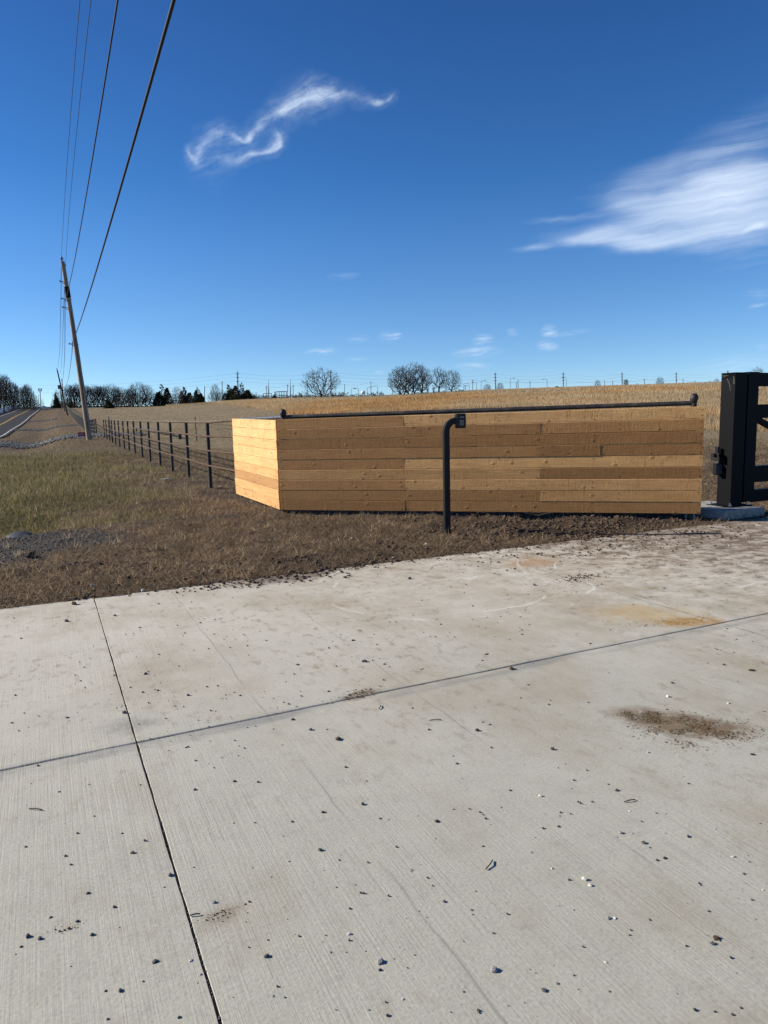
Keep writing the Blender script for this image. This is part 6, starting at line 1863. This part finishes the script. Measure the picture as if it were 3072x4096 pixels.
    PEB = [(0.27,1.75,32,'g'),(0.02,1.66,12,'l'),(0.43,1.70,15,'g'),(0.39,1.68,15,'d'),(0.18,1.68,12,'d'),(0.21,1.62,12,'d'),(0.16,2.03,15,'d'),(0.62,2.12,21,'l'),(0.63,2.09,19,'l'),(0.57,2.12,16,'d'),(0.53,2.18,12,'l'),(1.15,2.22,19,'l'),(0.92,1.85,28,'b'),(0.90,1.83,15,'d'),(0.80,1.60,12,'d'),(0.84,1.59,14,'d'),(0.87,1.61,12,'d'),(0.58,1.77,12,'l'),(0.29,1.89,9,'d'),(0.20,1.86,9,'d'),(0.24,1.97,10,'d'),(0.24,1.99,10,'d'),(0.66,1.94,12,'l'),(0.64,1.94,15,'g'),(0.76,1.93,13,'d'),(0.68,1.87,10,'d'),(0.95,1.96,12,'d'),(1.14,2.13,13,'d'),(0.88,2.31,17,'d'),(0.82,2.37,21,'g'),(0.61,2.42,17,'d'),(0.32,2.31,11,'d'),(0.92,2.22,20,'b'),(0.89,2.21,13,'d'),(0.35,2.02,8,'d'),(0.51,2.00,8,'d'),(0.55,1.98,8,'d'),(0.48,1.68,9,'d'),(0.56,1.67,9,'d'),(0.17,1.64,7,'d'),(-0.00,1.80,8,'d'),(0.08,1.99,8,'d'),(1.16,2.05,9,'l'),(0.48,2.27,11,'g'),(-1.08,1.92,24,'d'),(-1.04,1.91,17,'d'),(-0.96,1.98,16,'d'),(-0.89,1.92,20,'d'),(-1.05,2.00,12,'d'),(-0.87,2.04,19,'d'),(-0.56,2.05,20,'g'),(-0.36,1.82,20,'d'),(-0.57,1.81,14,'l'),(-0.67,1.81,19,'d'),(-0.82,1.95,10,'d'),(-0.77,1.71,11,'d'),(-0.73,1.71,16,'d'),(-0.13,1.90,16,'l'),(-0.18,1.83,12,'g'),(-0.04,1.79,26,'g'),(-0.04,1.76,14,'d'),(-0.55,1.62,12,'d'),(-0.73,1.62,11,'d'),(-0.32,1.68,9,'g'),(-0.68,1.74,11,'d'),(-0.25,2.31,22,'d'),(-0.74,2.19,20,'d'),(-0.35,2.25,11,'d'),(-0.91,2.32,17,'d'),(-0.89,2.39,19,'d'),(-1.10,2.26,13,'d'),(-1.14,2.31,14,'d'),(-1.31,2.37,16,'d'),(-0.98,2.11,14,'d'),(-0.45,2.05,15,'d'),(-0.46,2.04,12,'b'),(-0.54,2.00,12,'b'),(-0.52,1.99,10,'d'),(-1.08,1.88,10,'d'),(-1.08,1.85,10,'d'),(-0.90,1.80,8,'d'),(-0.74,2.13,9,'d'),(-0.47,2.22,9,'d'),(-0.67,2.23,8,'d'),(-0.40,2.17,9,'d'),(-0.08,1.83,8,'d'),(-0.53,1.76,11,'g'),(-0.53,1.73,7,'d'),(-0.18,2.11,8,'d'),(-0.39,2.40,11,'d'),(0.73,3.02,25,'d'),(0.42,3.23,30,'d'),(0.59,2.63,18,'l'),(0.17,2.47,21,'d'),(0.64,2.51,16,'d'),(0.63,2.49,15,'g'),(0.19,3.25,19,'d'),(1.20,2.70,17,'g'),(0.48,2.68,14,'d'),(1.58,2.93,28,'b'),(1.47,3.58,27,'l'),(1.21,3.10,14,'l'),(1.14,2.97,14,'l'),(1.74,3.48,19,'l'),(0.73,4.04,43,'b'),(1.57,3.77,23,'d'),(0.85,3.57,13,'d'),(0.97,3.47,13,'g'),(0.12,3.51,17,'g'),(0.70,3.61,15,'g'),(0.46,3.32,14,'d'),(0.49,3.29,17,'d'),(0.46,3.05,16,'d'),(0.29,2.91,15,'d'),(0.28,2.98,13,'g'),(0.63,4.32,21,'b'),(0.58,4.20,18,'d'),(0.21,4.08,17,'d'),(0.78,3.79,16,'b'),(0.24,2.55,12,'d'),(0.10,2.51,11,'g'),(0.78,2.58,14,'d'),(0.90,2.51,10,'l'),(0.90,2.66,19,'d'),(-0.01,2.49,11,'g'),(2.09,3.93,37,'b'),(1.05,2.34,17,'d'),(1.11,3.36,13,'g'),(-1.45,4.10,24,'d'),(-1.29,3.83,22,'d'),(-1.10,3.75,22,'d'),(-1.37,3.53,29,'d'),(-1.37,3.81,20,'d'),(-1.65,3.49,19,'d'),(-1.91,3.44,22,'d'),(-0.53,3.60,23,'g'),(-0.33,3.76,18,'d'),(-0.48,3.40,27,'b'),(-0.38,3.28,21,'d'),(-0.30,3.28,14,'b'),(-0.24,3.17,39,'b'),(-0.19,2.90,19,'d'),(-0.80,2.74,21,'d'),(-0.65,2.80,19,'b'),(-0.55,2.79,19,'d'),(-0.26,2.55,19,'d'),(-0.37,2.49,15,'d'),(-0.11,2.60,23,'d'),(-1.36,2.75,13,'d'),(-1.04,2.79,15,'d'),(-0.89,2.39,17,'d'),(-0.99,2.44,12,'d'),(-1.14,2.56,12,'d'),(-1.31,2.37,16,'d'),(-1.25,3.39,15,'g'),(-0.55,4.20,23,'d'),(-0.15,4.23,38,'d'),(-0.10,2.78,14,'g'),(-0.31,4.16,17,'d'),(-0.81,3.73,19,'d'),(-0.94,3.12,12,'d'),(-1.51,2.82,10,'d'),(-0.51,2.49,11,'d'),(-0.59,2.49,10,'d'),(-1.80,4.01,18,'d'),(-0.04,2.50,13,'d'),(-0.39,2.40,13,'d'),(-0.87,2.51,10,'d'),(-2.44,5.28,43,'d'),(-2.60,5.79,66,'b'),(-1.88,5.74,25,'d'),(-2.12,5.41,27,'d'),(-1.62,5.78,22,'d'),(-1.39,5.16,20,'d'),(-1.81,5.07,20,'d'),(-2.58,4.87,20,'d'),(-1.87,5.50,15,'d'),(-0.95,4.69,13,'d'),(-2.19,5.52,12,'d'),(-0.82,4.69,18,'b'),(-0.34,6.61,45,'d'),(0.22,6.44,40,'d'),(1.30,6.08,42,'d'),(0.68,5.45,20,'d'),(0.39,4.98,24,'b'),(0.33,4.69,18,'d'),(-0.14,4.23,30,'d'),(0.20,4.07,15,'d'),(-0.31,4.16,16,'d'),(0.62,4.31,21,'b'),(-0.19,4.87,18,'d'),(-0.09,4.78,18,'b'),(0.29,5.66,18,'d'),(0.35,5.69,15,'d'),(0.57,6.09,19,'d'),(0.71,6.17,19,'d'),(1.03,6.58,24,'b'),(0.92,4.70,15,'d'),(-0.55,4.20,16,'b'),(-0.60,5.34,14,'d'),(-0.91,5.39,12,'d'),(0.20,5.23,14,'d'),(0.66,5.87,19,'d'),(0.07,5.06,19,'b'),(-0.23,4.65,30,'b'),(1.06,5.31,20,'l'),(0.37,5.11,19,'b'),(0.92,4.70,18,'d'),(1.54,4.75,17,'d'),(1.32,4.47,16,'d'),(2.28,4.49,21,'d'),(1.30,6.09,44,'d'),(2.36,6.69,23,'g'),(2.84,6.73,30,'g'),(2.35,5.87,21,'d'),(3.33,6.97,21,'l'),(3.76,7.64,35,'l'),(0.73,4.05,34,'b'),(1.98,4.03,24,'b'),(2.10,3.93,28,'b'),(2.88,8.72,30,'l'),(2.33,4.72,17,'d'),(1.92,5.39,16,'d'),(1.88,6.05,21,'b'),(2.06,4.32,16,'g'),(1.83,4.86,17,'b'),(1.11,4.56,13,'l'),(1.25,4.42,13,'l'),(1.18,5.77,22,'d'),(1.01,5.78,14,'d'),(1.60,5.96,17,'d')]
    seen = set(); i = 0
    big = {(0.27, 1.75): 'largest grey chip of rock near the bottom of the driveway', (0.92, 1.85): 'long brown soil lump near the right edge, beside a small dark stone', (-2.60, 5.79): 'flat brown lump of grass and soil at the left end of the slab edge'}
    for (x, y, mm, t_) in PEB:
        if (x, y) in seen: continue
        seen.add((x, y)); i += 1
        r = mm / 1000 * .46
        me = prot[(t_, i % 5)]
        o = bpy.data.objects.new(lab[t_][3], me); COL.objects.link(o)
        o.location = (x, y, -.002); o.scale = (r, r * rnd.uniform(.75, 1.1), r * rnd.uniform(.8, 1.15)); o.rotation_euler = (0, 0, rnd.uniform(0, 6.28))
        if (x, y) in big: tag(o, big[(x, y)], lab[t_][1])
        else: tag(o, lab[t_][0], lab[t_][1], lab[t_][2])
    # a few bright chips and the bigger clods lying in the dry grass
    for k, (u, v) in enumerate([(1408, 2154), (1705, 2178), (1572, 2236), (372, 2348), (572, 2366)]):
        d = ray(u, v); kk = EYE / -d[2]; x, y = d[0] * kk, d[1] * kk
        o = bpy.data.objects.new('pebble', prot[('l', k)]); COL.objects.link(o); o.location = (x, y, tz(x, y) + .004); o.scale = (.022,) * 3
        tag(o, 'bright pale stone chip lying in the dry grass beside the driveway', 'stone', 'pale chips in the grass')
    for k, (u, v, r) in enumerate([(1580, 2188, .05), (1612, 2190, .045), (1640, 2198, .04), (1750, 2050, .06), (2470, 2080, .05), (120, 2232, .075), (245, 2283, .05), (760, 2105, .035)]):
        d = ray(u, v); kk = EYE / -d[2]; x, y = d[0] * kk, d[1] * kk
        o = bpy.data.objects.new('dirt_clod', prot[('b', k % 5)]); COL.objects.link(o); o.location = (x, y, tz(x, y) + r * .2); o.scale = (r,) * 3
        tag(o, 'dark soil clod sitting in the dry grass short of the fence', 'dirt clod', 'soil clods in the grass')


build_ground_cover()
build_loose()
